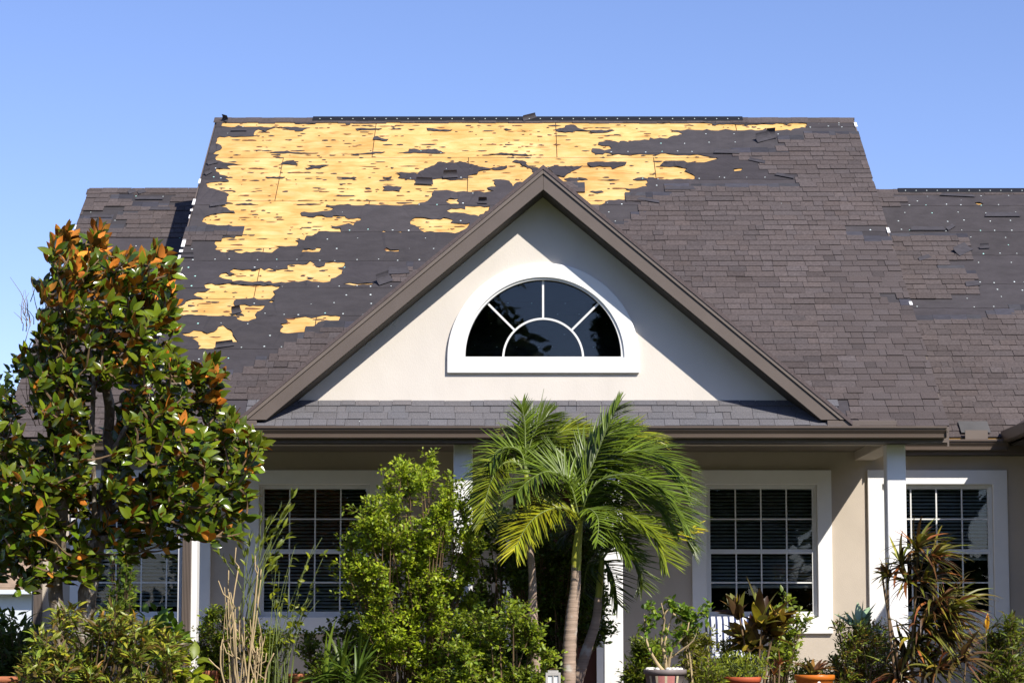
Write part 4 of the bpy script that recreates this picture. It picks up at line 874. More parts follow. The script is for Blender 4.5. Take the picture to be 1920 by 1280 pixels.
def twig_shrub(name, label, base, outline, Y, half, ntw, nlf, size, cols, wts, seed, mat=LEAFG, tpl=T_OVL, frac=.6, up=.5, cat='shrub', group=None, singles=0, cane=TWIG, stem_r=.006, wind=.15, holes=(), prefer_top=True, clusters=0, crad=.2):
    r = np.random.default_rng(seed); B = [np.array(at(px, 1189, Y)) * np.array([1, 1, 0]) for px in base]
    th = thing(name, label, cat, (float(np.mean([b[0] for b in B])), Y, 0), group)
    tips = sample_outline(outline, ntw, r, Y, half, 0, holes); st = MB(); P = []; D = []; N = []
    if clusters:      # boughs first, then sprays of twigs round the end of each bough
        cc = sample_outline(outline, clusters, r, Y, half, crad * .45, holes); per = int(math.ceil(ntw / len(cc))); tips = []; org = []
        for c0 in cc:
            b = B[int(np.argmin([abs(q[0] - c0[0]) + r.uniform(0, .4) for q in B]))] + np.array([r.normal(0, .05), r.normal(0, .05), 0])
            root = c0 - unit(c0 - b + np.array([0, 0, .3])) * min(crad * 1.3, .6 * np.linalg.norm(c0 - b)); root[2] = max(root[2], .06)
            st.tube(bez(b, b + (root - b) * np.array([r.uniform(.2, .5), .4, r.uniform(.55, .75)]), root, 8), np.linspace(stem_r * 1.9, stem_r * .8, 8), 5, cap=False)
            ax = unit(c0 - root + np.array([wind * .3, 0, .15]))
            for _ in range(per):
                d = unit(ax + r.normal(0, .55, 3)); tips.append(root + d * crad * 1.3 * r.uniform(.45, 1.25)); org.append(root + d * .01)
        tips = np.array(tips)
    for i, tip in enumerate(tips):
        b = org[i] if clusters else B[int(np.argmin([abs(q[0] - tip[0]) + r.uniform(0, .4) for q in B]))] + np.array([r.normal(0, .06), r.normal(0, .06), 0])
        if tip[2] < .12: tip[2] = .12
        c = b + (tip - b) * np.array([r.uniform(.15, .5), r.uniform(.15, .5), r.uniform(.55, .8)]); pts = bez(b, c, tip, 7)
        st.tube(pts, np.linspace(stem_r * (.55 if clusters else 1), .0014, 7), 3, cap=False)
        L = np.linalg.norm(tip - c); k = max(3, int(nlf * r.uniform(.6, 1.3)))
        ts = 1 - frac * r.random(k) ** 1.3; ts[0] = 1.0
        pos = (1 - ts[:, None]) ** 2 * b + 2 * ts[:, None] * (1 - ts[:, None]) * c + ts[:, None] ** 2 * tip
        tan = unit(2 * (1 - ts[:, None]) * (c - b) + 2 * ts[:, None] * (tip - c))
        out = unit(r.normal(0, 1, (k, 3)) * np.array([1, 1, .7]))
        P.append(pos + out * r.uniform(0, .035, (k, 1)) * (size / .05)); D.append(unit(tan * r.uniform(.2, .9, (k, 1)) + out + np.array([wind, 0, up * .4]))); N.append(unit(np.array([0.1, -.3, 1.0]) + r.normal(0, .55, (k, 3))))
    P = np.concatenate(P); D = np.concatenate(D); N = np.concatenate(N); n = len(P)
    st.build('stems', cane, th, kind='stuff')
    S = size * r.uniform(.65, 1.25, n); T = tint_mix(r, n, cols, wts)
    leaves('foliage', tpl, P, D, N, S, T, [mat], th, singles, P[:, 1] - (.3 * P[:, 2] if prefer_top else 0)); return th

# ------------------------------------------------------------------ magnolia
def magnolia():
    r = np.random.default_rng(11); Y = -3.0
    th = thing('magnolia_tree', 'tall magnolia with glossy green and rust-backed leaves at left of porch', 'tree', (*at(140, 1189, Y)[:2], 0))
    trunks = [[(118, 1330), (112, 1200), (104, 1080), (112, 1000), (122, 930), (118, 860), (108, 790), (102, 700), (104, 620), (112, 520)], [(150, 1330), (152, 1200), (164, 1110), (180, 1030), (198, 950), (203, 870), (205, 790), (196, 700), (200, 620), (215, 540), (230, 490)], [(178, 1060), (176, 900), (172, 800), (176, 720), (165, 640), (160, 540), (150, 460)], [(200, 960), (250, 930), (310, 880), (360, 830), (420, 830)], [(205, 860), (250, 780), (300, 720), (360, 720)], [(112, 1000), (80, 960), (45, 900), (20, 830)], [(186, 1010), (240, 1000), (300, 960), (400, 950)]]
    rads = [(.085, .018), (.10, .016), (.03, .01), (.035, .01), (.03, .01), (.025, .008), (.03, .01)]; nodes = []
    for i, (t, (r0, r1)) in enumerate(zip(trunks, rads)):
        pts = [at(px, py, Y + .12 * math.sin(j * 1.3 + i) + (.12 if i % 2 else -.05)) for j, (px, py) in enumerate(t)]
        if i < 2: pts[0][2] = 0.0
        fine = []
        for j in range(len(pts) - 1):
            for k in range(3): fine.append(pts[j] + (pts[j + 1] - pts[j]) * k / 3 + (r.normal(0, .008, 3) if k else 0))
        fine.append(pts[-1]); n = len(fine); mb = MB(); rad = np.linspace(r0, r1, n) * r.uniform(.88, 1.12, n)
        mb.tube(fine, rad, 10); mb.build('trunk' if i < 2 else 'limb', BARK, th, smooth=True); nodes += fine[n // 3:]
    out = [(72, 620), (68, 540), (82, 490), (95, 462), (120, 440), (135, 458), (160, 472), (178, 448), (192, 470), (230, 472), (262, 488), (292, 482), (325, 498), (330, 520), (318, 560), (330, 600), (318, 650), (335, 665), (345, 700), (378, 690), (402, 685), (405, 740), (425, 765), (455, 785), (488, 820), (482, 870), (465, 900), (470, 950), (478, 975), (455, 1005), (430, 1000), (400, 1015), (370, 1000), (320, 985), (280, 985), (240, 960), (205, 910), (215, 860), (210, 800), (230, 760), (235, 720), (200, 720), (160, 725), (150, 760), (160, 810), (165, 850), (150, 905), (118, 930), (100, 985), (60, 1000), (35, 960), (0, 960), (-30, 900), (-30, 790), (0, 775), (20, 800), (60, 830), (90, 800), (60, 760), (55, 700)]
    extra = [[(200, 955), (340, 980), (335, 1030), (215, 1045)], [(-25, 950), (75, 960), (60, 1085), (-25, 1080)], [(70, 880), (205, 870), (215, 960), (190, 1035), (95, 1050), (60, 960)], [(98, 432), (138, 432), (132, 465), (104, 465)], [(172, 432), (192, 432), (192, 462), (170, 462)], [(285, 465), (302, 465), (302, 482), (284, 482)], [(365, 680), (410, 680), (412, 745), (370, 750)], [(30, 640), (70, 630), (60, 700), (25, 700)], [(0, 740), (40, 730), (50, 790), (-20, 800)], [(20, 1000), (110, 985), (150, 1020), (185, 1030), (180, 1080), (80, 1090), (30, 1100), (15, 1070)], [(0, 1000), (30, 990), (25, 1020), (0, 1025)]]
    tips = sample_outline(out, 880, r, Y, .8, .05)
    for e, k in zip(extra, (18, 26, 46, 12, 8, 6, 16, 5, 6, 44, 3)): tips = np.concatenate([tips, sample_outline(e, k, r, Y, .3, .07)])
    br = MB(); done = [np.array(q) for q in nodes]; tp = tips[np.argsort([min(np.linalg.norm(np.array(nodes) - t, axis=1)) for t in tips])]; dirs = []
    for t in tp:
        A = np.array(done); dd = np.linalg.norm(A - t, axis=1) + np.maximum(0, A[:, 2] - t[2] + .05) * 2.0; p = A[int(np.argmin(dd))]; L = np.linalg.norm(t - p)
        c = (p + t) / 2 + np.array([0, 0, -.12 * L]) + r.normal(0, .03, 3); pts = bez(p, c, t, 6); br.tube(pts, np.linspace(.011 + .004 * L, .005, 6), 5, cap=False); done += [pts[3], t]; dirs.append(unit(t - c))
    # bare twiggy shoots on the wind side and at the tips
    for _ in range(70):
        px, py = r.uniform(40, 130), r.uniform(560, 800); p = at(px, py, Y + r.uniform(-.4, .4)); br.tube(bez(p, p + np.array([r.normal(0, .04), 0, .1]), p + np.array([r.normal(-.03, .08), r.normal(0, .08), r.uniform(.12, .35)]), 4), [.005, .004, .003, .0015], 4, cap=False)
    br.build('branches', TWIG, th, kind='stuff')
    P = []; D = []; N = []; S = []; T = []
    for t, d in zip(tp, dirs):
        top = np.clip((t[2] - 3.1) / 1.35, 0, 1); top = max(top, .7) if (-2.9 < t[0] and t[2] > 2.95) else top; ax = unit(d * .35 + np.array([.42, -.28 + .15 * top, .62 + .4 * top])); k = r.integers(6, 10); ph = r.uniform(0, 6.28); e1 = unit(np.cross(ax, [.3, 1, .2])); e2 = np.cross(ax, e1)
        for j in range(k):
            a = math.radians(r.uniform(18, 55) if r.random() < .4 + .5 * top else r.uniform(45, 92)); q = ph + j * 2.4; rad = e1 * math.cos(q) + e2 * math.sin(q)
            L = unit(ax * math.cos(a) + rad * math.sin(a) + np.array([.32, 0, .0])); P.append(t - ax * r.uniform(0, .10) + L * .015); D.append(L); N.append(unit(np.array([.3, 1.0, .1]) + r.normal(0, .3, 3)) if r.random() < .03 + .52 * top ** 1.3 else unit(ax * (.2 + .5 * top) + r.normal(0, .5, 3) + np.array([.25, -.9, .45]))); S.append(r.uniform(.085, .16)); g = r.choice([.5, .75, 1.0, 1.25]) * r.normal(1, .12); T.append((g * r.uniform(.8, 1.25), g, g * r.uniform(.7, 1.1)))
    P = np.array(P); leaves('crown', T_MAG, P, np.array(D), np.array(N), np.array(S), np.clip(np.array(T), .4, 1.9), [MAG_TOP, MAG_UND], th, 300, P[:, 1] - .35 * np.array(S) * 5)
magnolia()

# ------------------------------------------------------------------ palms
def strap(mb, p, d, L, W, droop, wind, tint, ns=5, fold=.25, nref=(0, -.2, 1), mi=0, tipw=.15):
    p = np.array(p, float); d = unit(np.array(d, float)); st = L / ns; pts = [p.copy()]; ds = [d]
    for i in range(ns):
        d = unit(d + np.array([wind * st, 0, -droop * st])); p = p + d * st; pts.append(p.copy()); ds.append(d)
    vs = []; nr = np.array(nref, float)
    for i, (q, dd) in enumerate(zip(pts, ds)):
        t = i / ns; w = W * (math.sin(math.pi * (.12 + .88 * t) ** .7) ** .7 if t < .999 else 0) * .5 + W * .02; s = unit(np.cross(dd, nr)); n = np.cross(s, dd)
        vs += [q - s * w + n * fold * w, q, q + s * w + n * fold * w]
    fs = []
    for i in range(ns): a = 3 * i; fs += [(a, a + 1, a + 4, a + 3), (a + 1, a + 2, a + 5, a + 4)]
    mb.add(vs, fs, tint, mi)
def spline(pts, n):
    P = np.array(pts); m = len(P); out = []
    for i in range(n):
        x = i / (n - 1) * (m - 1); k = min(int(x), m - 2); t = x - k; p0, p1, p2, p3 = P[max(k - 1, 0)], P[k], P[k + 1], P[min(k + 2, m - 1)]
        out.append(.5 * ((2 * p1) + (-p0 + p2) * t + (2 * p0 - 5 * p1 + 4 * p2 - p3) * t * t + (-p0 + 3 * p1 - 3 * p2 + p3) * t ** 3))
    return np.array(out)
def frond(th, pts, Y, r, llen=.42, yellow=0.0, dark=1.0, dy=0.0, wind=1.0, n=80, up=(0, -.5, .8)):
    """one feather frond: a rachis with leaflets on both sides"""
    m = len(pts); W = spline([at(px, py, Y + dy * (i / (m - 1)) ** 1.2) for i, (px, py) in enumerate(pts)], 24); mb = MB(); rc = MB(); rc.tube(W, np.linspace(.011, .003, 24), 5, (1, 1, 1))
    for i in range(n):
        t = .10 + .90 * i / (n - 1); x = t * 22.99; k = int(x); q = W[k] + (W[min(k + 1, 23)] - W[k]) * (x - k); tan = unit(W[min(k + 1, 23)] - W[max(k - 1, 0)]); side = unit(np.cross(tan, np.array(up))); L = llen * (.45 + .75 * math.sin(math.pi * (.12 + .80 * t)) ) * r.uniform(.85, 1.1)
        for s in (-1, 1):
            fw = .55 + .9 * t ** 3; d = unit(tan * fw + s * side * r.uniform(.75, 1.0) + np.array(up) * r.uniform(.0, .35) + np.array([.34 * wind, 0, -.05]) + r.normal(0, .11, 3))
            g = dark * float(np.clip(r.normal(1, .3), .4, 1.8)); yl = yellow * r.uniform(.3, 1.2) * (.4 + .8 * t); tint = (g * (1 + 3.4 * yl), g * (1 + 1.6 * yl), g * (1 - .2 * yl))
            strap(mb, q, d, L * .9, r.uniform(.013, .021), r.uniform(.1, 1.5), 1.0 * wind, tint, 5, .3, np.array(up) + r.normal(0, .12, 3))
    f = mb.build('frond', PALMG, th, smooth=True); rc.build('rachis', GCANE, f, smooth=True)
def palm_trunk(th, pts, Y, radpx, rings=True):
    W = spline([at(px, py, Y) for px, py in pts], 70); W[0][2] = min(W[0][2], 0.0); s = ppm(Y); rad = np.interp(np.linspace(0, 1, 70), np.linspace(0, 1, len(radpx)), radpx) / s
    if rings: rad = rad * (1 + .05 * np.array([(1 if i % 3 == 0 else (-.4 if i % 3 == 1 else 0)) for i in range(70)]))
    mb = MB(); mb.tube(W, rad, 14); mb.build('trunk', PALMT, th, smooth=True)
def shaft(th, pts, Y, radpx):
    W = spline([at(px, py, Y) for px, py in pts], 14); mb = MB(); mb.tube(W, np.interp(np.linspace(0, 1, 14), np.linspace(0, 1, len(radpx)), radpx) / ppm(Y), 12); mb.build('crown_shaft', SHAFT, th, smooth=True)
r = np.random.default_rng(77)
Yp = -1.9
pa = thing('palm_tree', 'middle palm with yellow crown shaft and arching fronds blown right', 'palm', (*at(1066, 1189, Yp)[:2], 0))
palm_trunk(pa, [(1066, 1352), (1067, 1230), (1073, 1150), (1079, 1100), (1080, 1060)], Yp, (14, 13, 11.5, 10, 8.5)); shaft(pa, [(1080, 1075), (1082, 1030), (1088, 972)], Yp, (8.6, 9.5, 8, 5))
for pts, kw in (([(1088, 975), (1099, 905), (1120, 850), (1139, 803), (1156, 765)], dict(dy=-.1, llen=.34)), ([(1086, 975), (1074, 921), (1059, 897), (1040, 886), (1018, 885), (987, 904), (968, 925)], dict(dy=-.5, llen=.36, wind=.5)),
    ([(1086, 980), (1075, 962), (1059, 953), (1035, 953), (1006, 967), (984, 992), (965, 1030)], dict(dy=-.7, llen=.38, yellow=.55, wind=.1)), ([(1088, 975), (1100, 905), (1134, 866), (1195, 844), (1245, 862), (1280, 910)], dict(dy=-.2, llen=.46)),
    ([(1088, 975), (1105, 924), (1142, 893), (1202, 893), (1250, 924), (1280, 972)], dict(dy=-.6, llen=.46)), ([(1088, 978), (1110, 955), (1150, 955), (1195, 972), (1231, 1004), (1248, 1050)], dict(dy=-.8, llen=.42, yellow=.15)),
    ([(1087, 976), (1098, 955), (1112, 958), (1122, 976), (1120, 1015)], dict(dy=-.9, llen=.24, n=26)), ([(1089, 975), (1140, 975), (1195, 990), (1243, 1000), (1300, 990)], dict(dy=.2, llen=.30, yellow=1.1, n=30)),
    ([(1088, 975), (1110, 885), (1146, 835), (1185, 812), (1215, 822)], dict(dy=.6, llen=.42, yellow=.35)), ([(1089, 975), (1150, 930), (1220, 935), (1268, 970), (1292, 1020)], dict(dy=.4, llen=.4, dark=.8)), ([(1088, 975), (1100, 900), (1150, 850), (1215, 850), (1255, 890)], dict(dy=.5, llen=.42, dark=.9)), ([(1088, 975), (1096, 900), (1110, 850), (1140, 815), (1175, 800)], dict(dy=.2, llen=.40)), ([(1088, 975), (1120, 935), (1170, 915), (1225, 935), (1262, 985)], dict(dy=-.4, llen=.44, dark=.9)), ([(1087, 975), (1078, 910), (1060, 862), (1050, 835)], dict(dy=.4, llen=.36, dark=.8)), ([(1088, 977), (1112, 962), (1140, 985), (1165, 1015), (1180, 1045)], dict(dy=-.5, llen=.34, dark=.8))):
    frond(pa, pts, Yp, r, **kw)
pb = thing('palm_tree', 'palm at left of the palm group with an upright fan of young fronds', 'palm', (*at(1006, 1189, -1.6)[:2], 0))
palm_trunk(pb, [(1008, 1352), (1004, 1240), (999, 1150), (998, 1080), (991, 1000)], -1.6, (12, 10, 9, 7, 6)); shaft(pb, [(992, 1010), (989, 950), (987, 890)], -1.6, (6.5, 7, 4.5))
for pts, kw in (([(987, 890), (985, 830), (984, 795), (979, 762)], dict(dy=0, llen=.24, wind=-.1, n=34)), ([(987, 890), (992, 840), (1008, 800), (1026, 780)], dict(dy=.1, llen=.34, dark=.75)), ([(987, 890), (1000, 850), (1030, 822), (1064, 805), (1092, 802)], dict(dy=.3, llen=.36, yellow=.2)),
    ([(986, 890), (978, 850), (955, 838), (928, 848), (902, 885), (896, 935)], dict(dy=-.2, llen=.32, wind=.2)), ([(986, 890), (968, 868), (945, 868), (925, 892), (910, 940), (908, 978)], dict(dy=-.5, llen=.30, wind=.1, yellow=.25)), ([(986, 880), (972, 812), (958, 808), (950, 832)], dict(dy=.2, llen=.2, n=22, yellow=.3, wind=.2)),
    ([(987, 890), (1010, 860), (1045, 850), (1075, 872)], dict(dy=.4, llen=.36, dark=.8)), ([(988, 890), (1000, 880), (1018, 900), (1024, 940)], dict(dy=.3, llen=.3, dark=.7))):
    frond(pb, pts, -1.6, r, **kw)
mb = MB(); mb.tube([at(992, 840, -1.6), at(1008, 785, -1.6), at(1020, 728, -1.6)], [.007, .005, .002], 5); mb.build('spear_leaf', GCANE, pb)
pc = thing('palm_tree', 'short palm leaning right before the post with dark drooping fronds', 'palm', (*at(1070, 1189, -1.3)[:2], 0))
palm_trunk(pc, [(1062, 1352), (1082, 1275), (1101, 1215), (1117, 1165), (1122, 1120)], -1.3, (13, 12, 10, 8.5, 7)); shaft(pc, [(1122, 1125), (1125, 1090), (1129, 1050)], -1.3, (6.5, 6.5, 4.5))
for pts, kw in (([(1129, 1050), (1150, 1025), (1180, 1035), (1200, 1065), (1204, 1100)], dict(dy=-.2, llen=.3, dark=.6, n=30)), ([(1129, 1050), (1140, 1060), (1152, 1090), (1158, 1130)], dict(dy=-.1, llen=.28, dark=.6, n=28)), ([(1128, 1050), (1110, 1050), (1098, 1075), (1094, 1120)], dict(dy=.1, llen=.28, dark=.55, n=28)), ([(1129, 1050), (1160, 1000), (1205, 985), (1245, 1010)], dict(dy=.3, llen=.32, dark=.7)), ([(1128, 1050), (1110, 1000), (1090, 985), (1060, 1000)], dict(dy=.2, llen=.32, dark=.55))):
    frond(pc, pts, -1.3, r, **kw)
# ------------------------------------------------------------------ shrubs and bedding
LG = [(1.6, 1.6, .8), (1.2, 1.3, 1.0), (.8, .95, .9), (1.9, 1.8, .9)]
twig_shrub('leafy_shrub', 'tall light green small-leaved shrub in front of the left middle window', (730, 770, 810), [(650, 1080), (622, 1030), (640, 1000), (672, 960), (676, 915), (695, 940), (735, 890), (750, 850), (764, 885), (795, 868), (808, 822), (820, 825), (828, 860), (850, 895), (878, 905), (890, 960), (890, 1050), (900, 1150), (895, 1290), (690, 1290), (672, 1200), (660, 1130)], -1.5, .5, 2300, 17, .042, [(2.0, 2.0, .9), (1.6, 1.7, 1.0), (1.0, 1.2, .9), (2.4, 2.2, 1.0)], [3, 4, 1.5, 2], 201, cane=TWIG, frac=.9, tpl=T_OVL, stem_r=.005, clusters=175, crad=.16)
twig_shrub('leafy_shrub', 'small-leaved shrub filling in behind the palm trunks, leaves tinted dark for palm shade', (930, 1000, 1060), [(880, 950), (920, 930), (985, 960), (1040, 940), (1110, 1000), (1130, 1080), (1165, 1090), (1160, 1130), (1120, 1180), (1060, 1160), (1045, 1290), (880, 1290), (860, 1150)], -.75, .35, 1500, 19, .05, [(.65, .78, .8), (.45, .58, .7), (1.0, 1.05, .8)], [4, 3, 2.5], 202, frac=.9, clusters=120, crad=.2)  # leaf tints darkened to stand for the shade of the palms
twig_shrub('leafy_shrub', 'low green shrub spreading at the foot of the palm trunks', (900, 960), [(850, 1150), (930, 1110), (1010, 1150), (1050, 1180), (1040, 1290), (830, 1290)], -2.3, .35, 640, 18, .044, LG, [3, 4, 2, 1], 203, frac=.9, clusters=42, crad=.18)
twig_shrub('round_hedge', 'small clipped green hedge ball beside the terracotta pot', (395, 420), [(372, 1150), (395, 1128), (430, 1130), (440, 1180), (435, 1290), (372, 1290)], -.9, .22, 360, 16, .036, [(1.1, 1.2, .9), (1.6, 1.5, .8), (.7, .8, .8)], [4, 3, 2], 204, frac=.9, clusters=30, crad=.12)
twig_shrub('round_hedge', 'clipped green hedge ball behind the tan canes', (490, 510), [(455, 1170), (480, 1140), (515, 1160), (525, 1220), (520, 1290), (455, 1290)], -1.0, .22, 360, 16, .036, [(1.1, 1.2, .9), (1.6, 1.5, .8), (.7, .8, .8)], [4, 3, 2], 205, frac=.9, clusters=30, crad=.12)
twig_shrub('leafy_shrub', 'dark green shrub under the left middle window sill', (610, 670), [(560, 1170), (600, 1150), (640, 1110), (690, 1120), (720, 1180), (720, 1290), (550, 1290)], -1.0, .25, 420, 16, .042, [(.9, 1.0, .9), (1.4, 1.35, .8), (.6, .7, .8)], [4, 3, 2], 206, frac=.9, clusters=38, crad=.15)
CR = [(1.0, 1.0, 1.0), (1.7, 1.55, 1.0), (.55, .35, .6), (.8, 1.0, .8), (1.5, .7, .5)]
twig_shrub('croton_bush', 'mottled yellow-green and dark croton bush below the magnolia', (100, 180, 260, 320), [(40, 1240), (60, 1190), (90, 1130), (120, 1120), (160, 1150), (200, 1125), (225, 1120), (250, 1160), (290, 1160), (330, 1180), (345, 1240), (360, 1290), (20, 1290)], -3.6, .4, 420, 11, .10, CR, [4, 2, 4, 4, .5], 207, mat=CROT, tpl=T_LAN, singles=300, wind=.25, clusters=84, crad=.1, frac=.9)
twig_shrub('broadleaf_plant', 'bright yellow-green broad-leaved plant beside the ribbed downspout foot', (345,), [(318, 1250), (345, 1230), (372, 1235), (380, 1262), (370, 1290), (320, 1290)], -3.4, .15, 16, 6, .15, [(1.9, 1.7, .7), (1.3, 1.3, .8)], [3, 2], 208, tpl=T_OVL, singles=120)
twig_shrub('broadleaf_plant', 'green broad-leaved plant below the window behind the magnolia', (310,), [(270, 1150), (300, 1140), (335, 1160), (335, 1215), (280, 1210)], -1.0, .25, 24, 6, .16, [(.7, 1.0, .8), (1.1, 1.2, .8)], [3, 2], 209, tpl=T_OVL, singles=160)
twig_shrub('leafy_shrub', 'thin dark climbing shrub on the wall right of the magnolia trunks', (240, 230), [(205, 1030), (240, 1000), (255, 1060), (250, 1130), (225, 1180), (205, 1150)], .6, .3, 46, 18, .07, [(.6, .75, .7), (.9, 1.0, .7)], [3, 1], 219)
twig_shrub('dark_grass', 'dark grassy clump at the lower left corner', (10, 40), [(-20, 1160), (20, 1150), (55, 1170), (62, 1290), (-30, 1290)], -.5, .4, 150, 8, .16, [(.5, .6, .6), (.35, .45, .5)], [2, 2], 210, tpl=T_LAN, cat='grass')
twig_shrub('leafy_shrub', 'ferny green shrub against the wall beside the middle post', (1195, 1230), [(1168, 1230), (1185, 1200), (1215, 1185), (1240, 1200), (1248, 1290), (1165, 1290)], -.4, .2, 260, 18, .06, [(1.0, 1.1, .8), (1.5, 1.4, .8), (.6, .7, .8)], [3, 2, 2], 211, tpl=T_LAN, clusters=30, crad=.14, frac=.9)
twig_shrub('succulent_shrub', 'olive small-leaved shrub with pale stems left of the striped chair', (1300, 1318), [(1268, 1180), (1290, 1150), (1325, 1150), (1345, 1180), (1340, 1260), (1335, 1290), (1290, 1290), (1280, 1230)], -1.5, .15, 170, 13, .055, [(1.1, 1.0, .8), (1.6, 1.3, .9), (.8, .6, .6)], [3, 2, 1.5], 212, tpl=T_LAN, cane=CANE, stem_r=.008, clusters=22, crad=.11, frac=.9)
twig_shrub('succulent_shrub', 'green rosette shrub leaning right across the window corner', (1440, 1455), [(1448, 1150), (1470, 1110), (1490, 1115), (1505, 1150), (1530, 1150), (1505, 1175), (1470, 1190), (1450, 1185)], -.6, .15, 46, 18, .065, [(1.1, 1.2, 1.0), (1.7, 1.6, 1.1), (.7, .8, .8)], [3, 2, 2], 213, tpl=T_OVL, cane=TWIG, stem_r=.012)
twig_shrub('succulent_shrub', 'pale green leafy sprigs below the red-leaved plant', (1440, 1470, 1480), [(1445, 1200), (1480, 1195), (1500, 1215), (1480, 1240), (1450, 1235)], -1.0, .12, 26, 12, .06, [(1.5, 1.5, 1.1), (1.0, 1.0, .9)], [3, 2], 218, tpl=T_OVL, cane=TWIG)
twig_shrub('croton_bush', 'small-leaved reddish green bush in front of the right-hand post', (1590, 1620, 1650), [(1545, 1290), (1562, 1230), (1572, 1185), (1568, 1150), (1590, 1175), (1600, 1140), (1622, 1165), (1648, 1150), (1655, 1185), (1690, 1200), (1680, 1290)], -1.8, .3, 420, 11, .058, [(.8, 1.0, .9), (.55, .35, .45), (1.3, 1.3, .9), (1.0, .5, .45)], [4, 2.5, 2, 1], 214, mat=CROT, tpl=T_LAN, wind=.3, frac=.9, up=1.0, clusters=60, crad=.12)
twig_shrub('leafy_shrub', 'olive green bush at the lower right corner with a yellow bud', (1860, 1900), [(1835, 1200), (1850, 1160), (1880, 1150), (1930, 1160), (1940, 1290), (1820, 1290)], -1.8, .3, 300, 10, .07, [(.75, .8, .8), (1.2, 1.1, .7), (.6, .42, .5)], [4, 2, 2], 215, tpl=T_LAN, clusters=46, crad=.13, frac=.9, wind=.3)

twig_shrub('succulent_shrub', 'olive sprigs with pale stems in front of the striped chair', (1365, 1385, 1410), [(1345, 1240), (1355, 1195), (1385, 1180), (1405, 1200), (1425, 1225), (1420, 1260), (1350, 1265)], -1.2, .15, 170, 12, .055, [(1.0, 1.0, .9), (1.5, 1.3, .9), (.8, .6, .6)], [3, 2, 1.5], 221, tpl=T_LAN, cane=CANE, frac=.9, clusters=20, crad=.11)
twig_shrub('leafy_shrub', 'yellow-green leafy shrub low between the pots and the end post', (1480, 1560), [(1470, 1290), (1480, 1255), (1500, 1240), (1545, 1235), (1570, 1215), (1590, 1250), (1590, 1290)], -1.3, .2, 200, 11, .06, [(1.0, 1.0, .8), (1.4, 1.2, .8), (.6, .6, .7)], [3, 2, 2], 222, tpl=T_LAN, frac=.9, clusters=26, crad=.11)
twig_shrub('leafy_shrub', 'small bright shrub at the foot of the grey pot', (1320, 1345), [(1300, 1290), (1310, 1240), (1330, 1225), (1355, 1245), (1360, 1290)], -2.3, .12, 70, 14, .05, [(1.3, 1.25, .8), (1.7, 1.5, .8), (.8, .85, .8)], [3, 2, 2], 223, tpl=T_LAN, frac=.5)
# pencil-stemmed plant: tan pruned canes with green whips
def canes():
    r = np.random.default_rng(301); Y = -1.7; th = thing('cane_plant', 'clump of pruned tan canes with long green whips before the window', 'shrub', (*at(455, 1189, Y)[:2], 0)); mb = MB(); g = MB(); P = []; D = []
    for i in range(20):
        px = r.choice([432, 440, 458, 470, 482]) + r.normal(0, 7); b = at(px, 1189, Y + r.uniform(-.15, .15)); b[2] = 0; tp = at(px + r.normal(2, 16), r.uniform(1060, 1230), b[1] + r.normal(0, .05)); W = spline([b, b + (tp - b) * .35 + r.normal(0, .025, 3), b + (tp - b) * .7 + r.normal(0, .025, 3), tp], 12); mb.tube(W, np.linspace(.011, .006, 12) * r.uniform(.5, 1.15) * r.uniform(.85, 1.2, 12), 7)
        for _ in range(r.integers(1, 4)): q = W[r.integers(6, 12)]; e = r.normal(0, .045); mb.tube([q, q + np.array([e, r.normal(0, .03), .05]), q + np.array([e * 1.3 + r.normal(0, .02), 0, r.uniform(.09, .2)])], [.008, .0065, .005], 6)
    for i in range(16):
        px = r.uniform(440, 490); b = at(px, r.uniform(1120, 1180), Y); tp = at(*[(545, 935), (540, 960), (530, 990), (505, 1000), (520, 960), (500, 985), (470, 1010), (412, 1040), (515, 1040), (490, 960), (535, 1010), (455, 1030), (440, 1060), (480, 1020), (525, 975), (510, 1060)][i], Y + r.normal(0, .1))
        W = bez(b, b + (tp - b) * np.array([.25, .5, .6]), tp, 8); g.tube(W, np.linspace(.006, .0025, 8), 5)
        for k in range(7):
            P.append(W[7 - k // 3]); D.append(unit(W[7] - W[5] + r.normal(0, .05, 3)))
    mb.build('canes', CANE, th, smooth=True, kind='stuff'); g.build('whips', GCANE, th, smooth=True, kind='stuff'); n = len(P)
    leaves('foliage', T_LAN, np.array(P), np.array(D), r.normal(0, 1, (n, 3)), r.uniform(.06, .13, n), tint_mix(r, n, [(1.4, 1.3, .9), (1, 1, 1)], [1, 1]), [LEAFG], th)
    th = thing('spindly_plant', 'spindly plant with few yellow-green leaves before the left middle window', 'plant', (*at(510, 1189, -1.2)[:2], 0)); mb = MB(); P = []; D = []
    for i in range(22):
        b = at(r.uniform(500, 545), 1189, -1.2 + r.uniform(-.1, .1)); b[2] = 0; tp = at(r.uniform(500, 620), r.uniform(1000, 1160), -1.2 + r.normal(0, .15)); W = bez(b, b + (tp - b) * np.array([.1, .5, .6]), tp, 8); mb.tube(W, np.linspace(.0055, .0016, 8), 5)
        for k in range(r.integers(3, 9)): j = r.integers(4, 8); P.append(W[j]); D.append(unit(r.normal(0, 1, 3) + np.array([.4, 0, .4])))
    mb.build('stems', GCANE, th, smooth=True, kind='stuff'); n = len(P)
    leaves('foliage', T_OVL, np.array(P), np.array(D), r.normal(0, .5, (n, 3)) + np.array([0, 0, 1]), r.uniform(.05, .09, n), tint_mix(r, n, [(1.7, 1.5, .8), (1, 1, 1)], [1, 1]), [LEAFG], th)
canes()

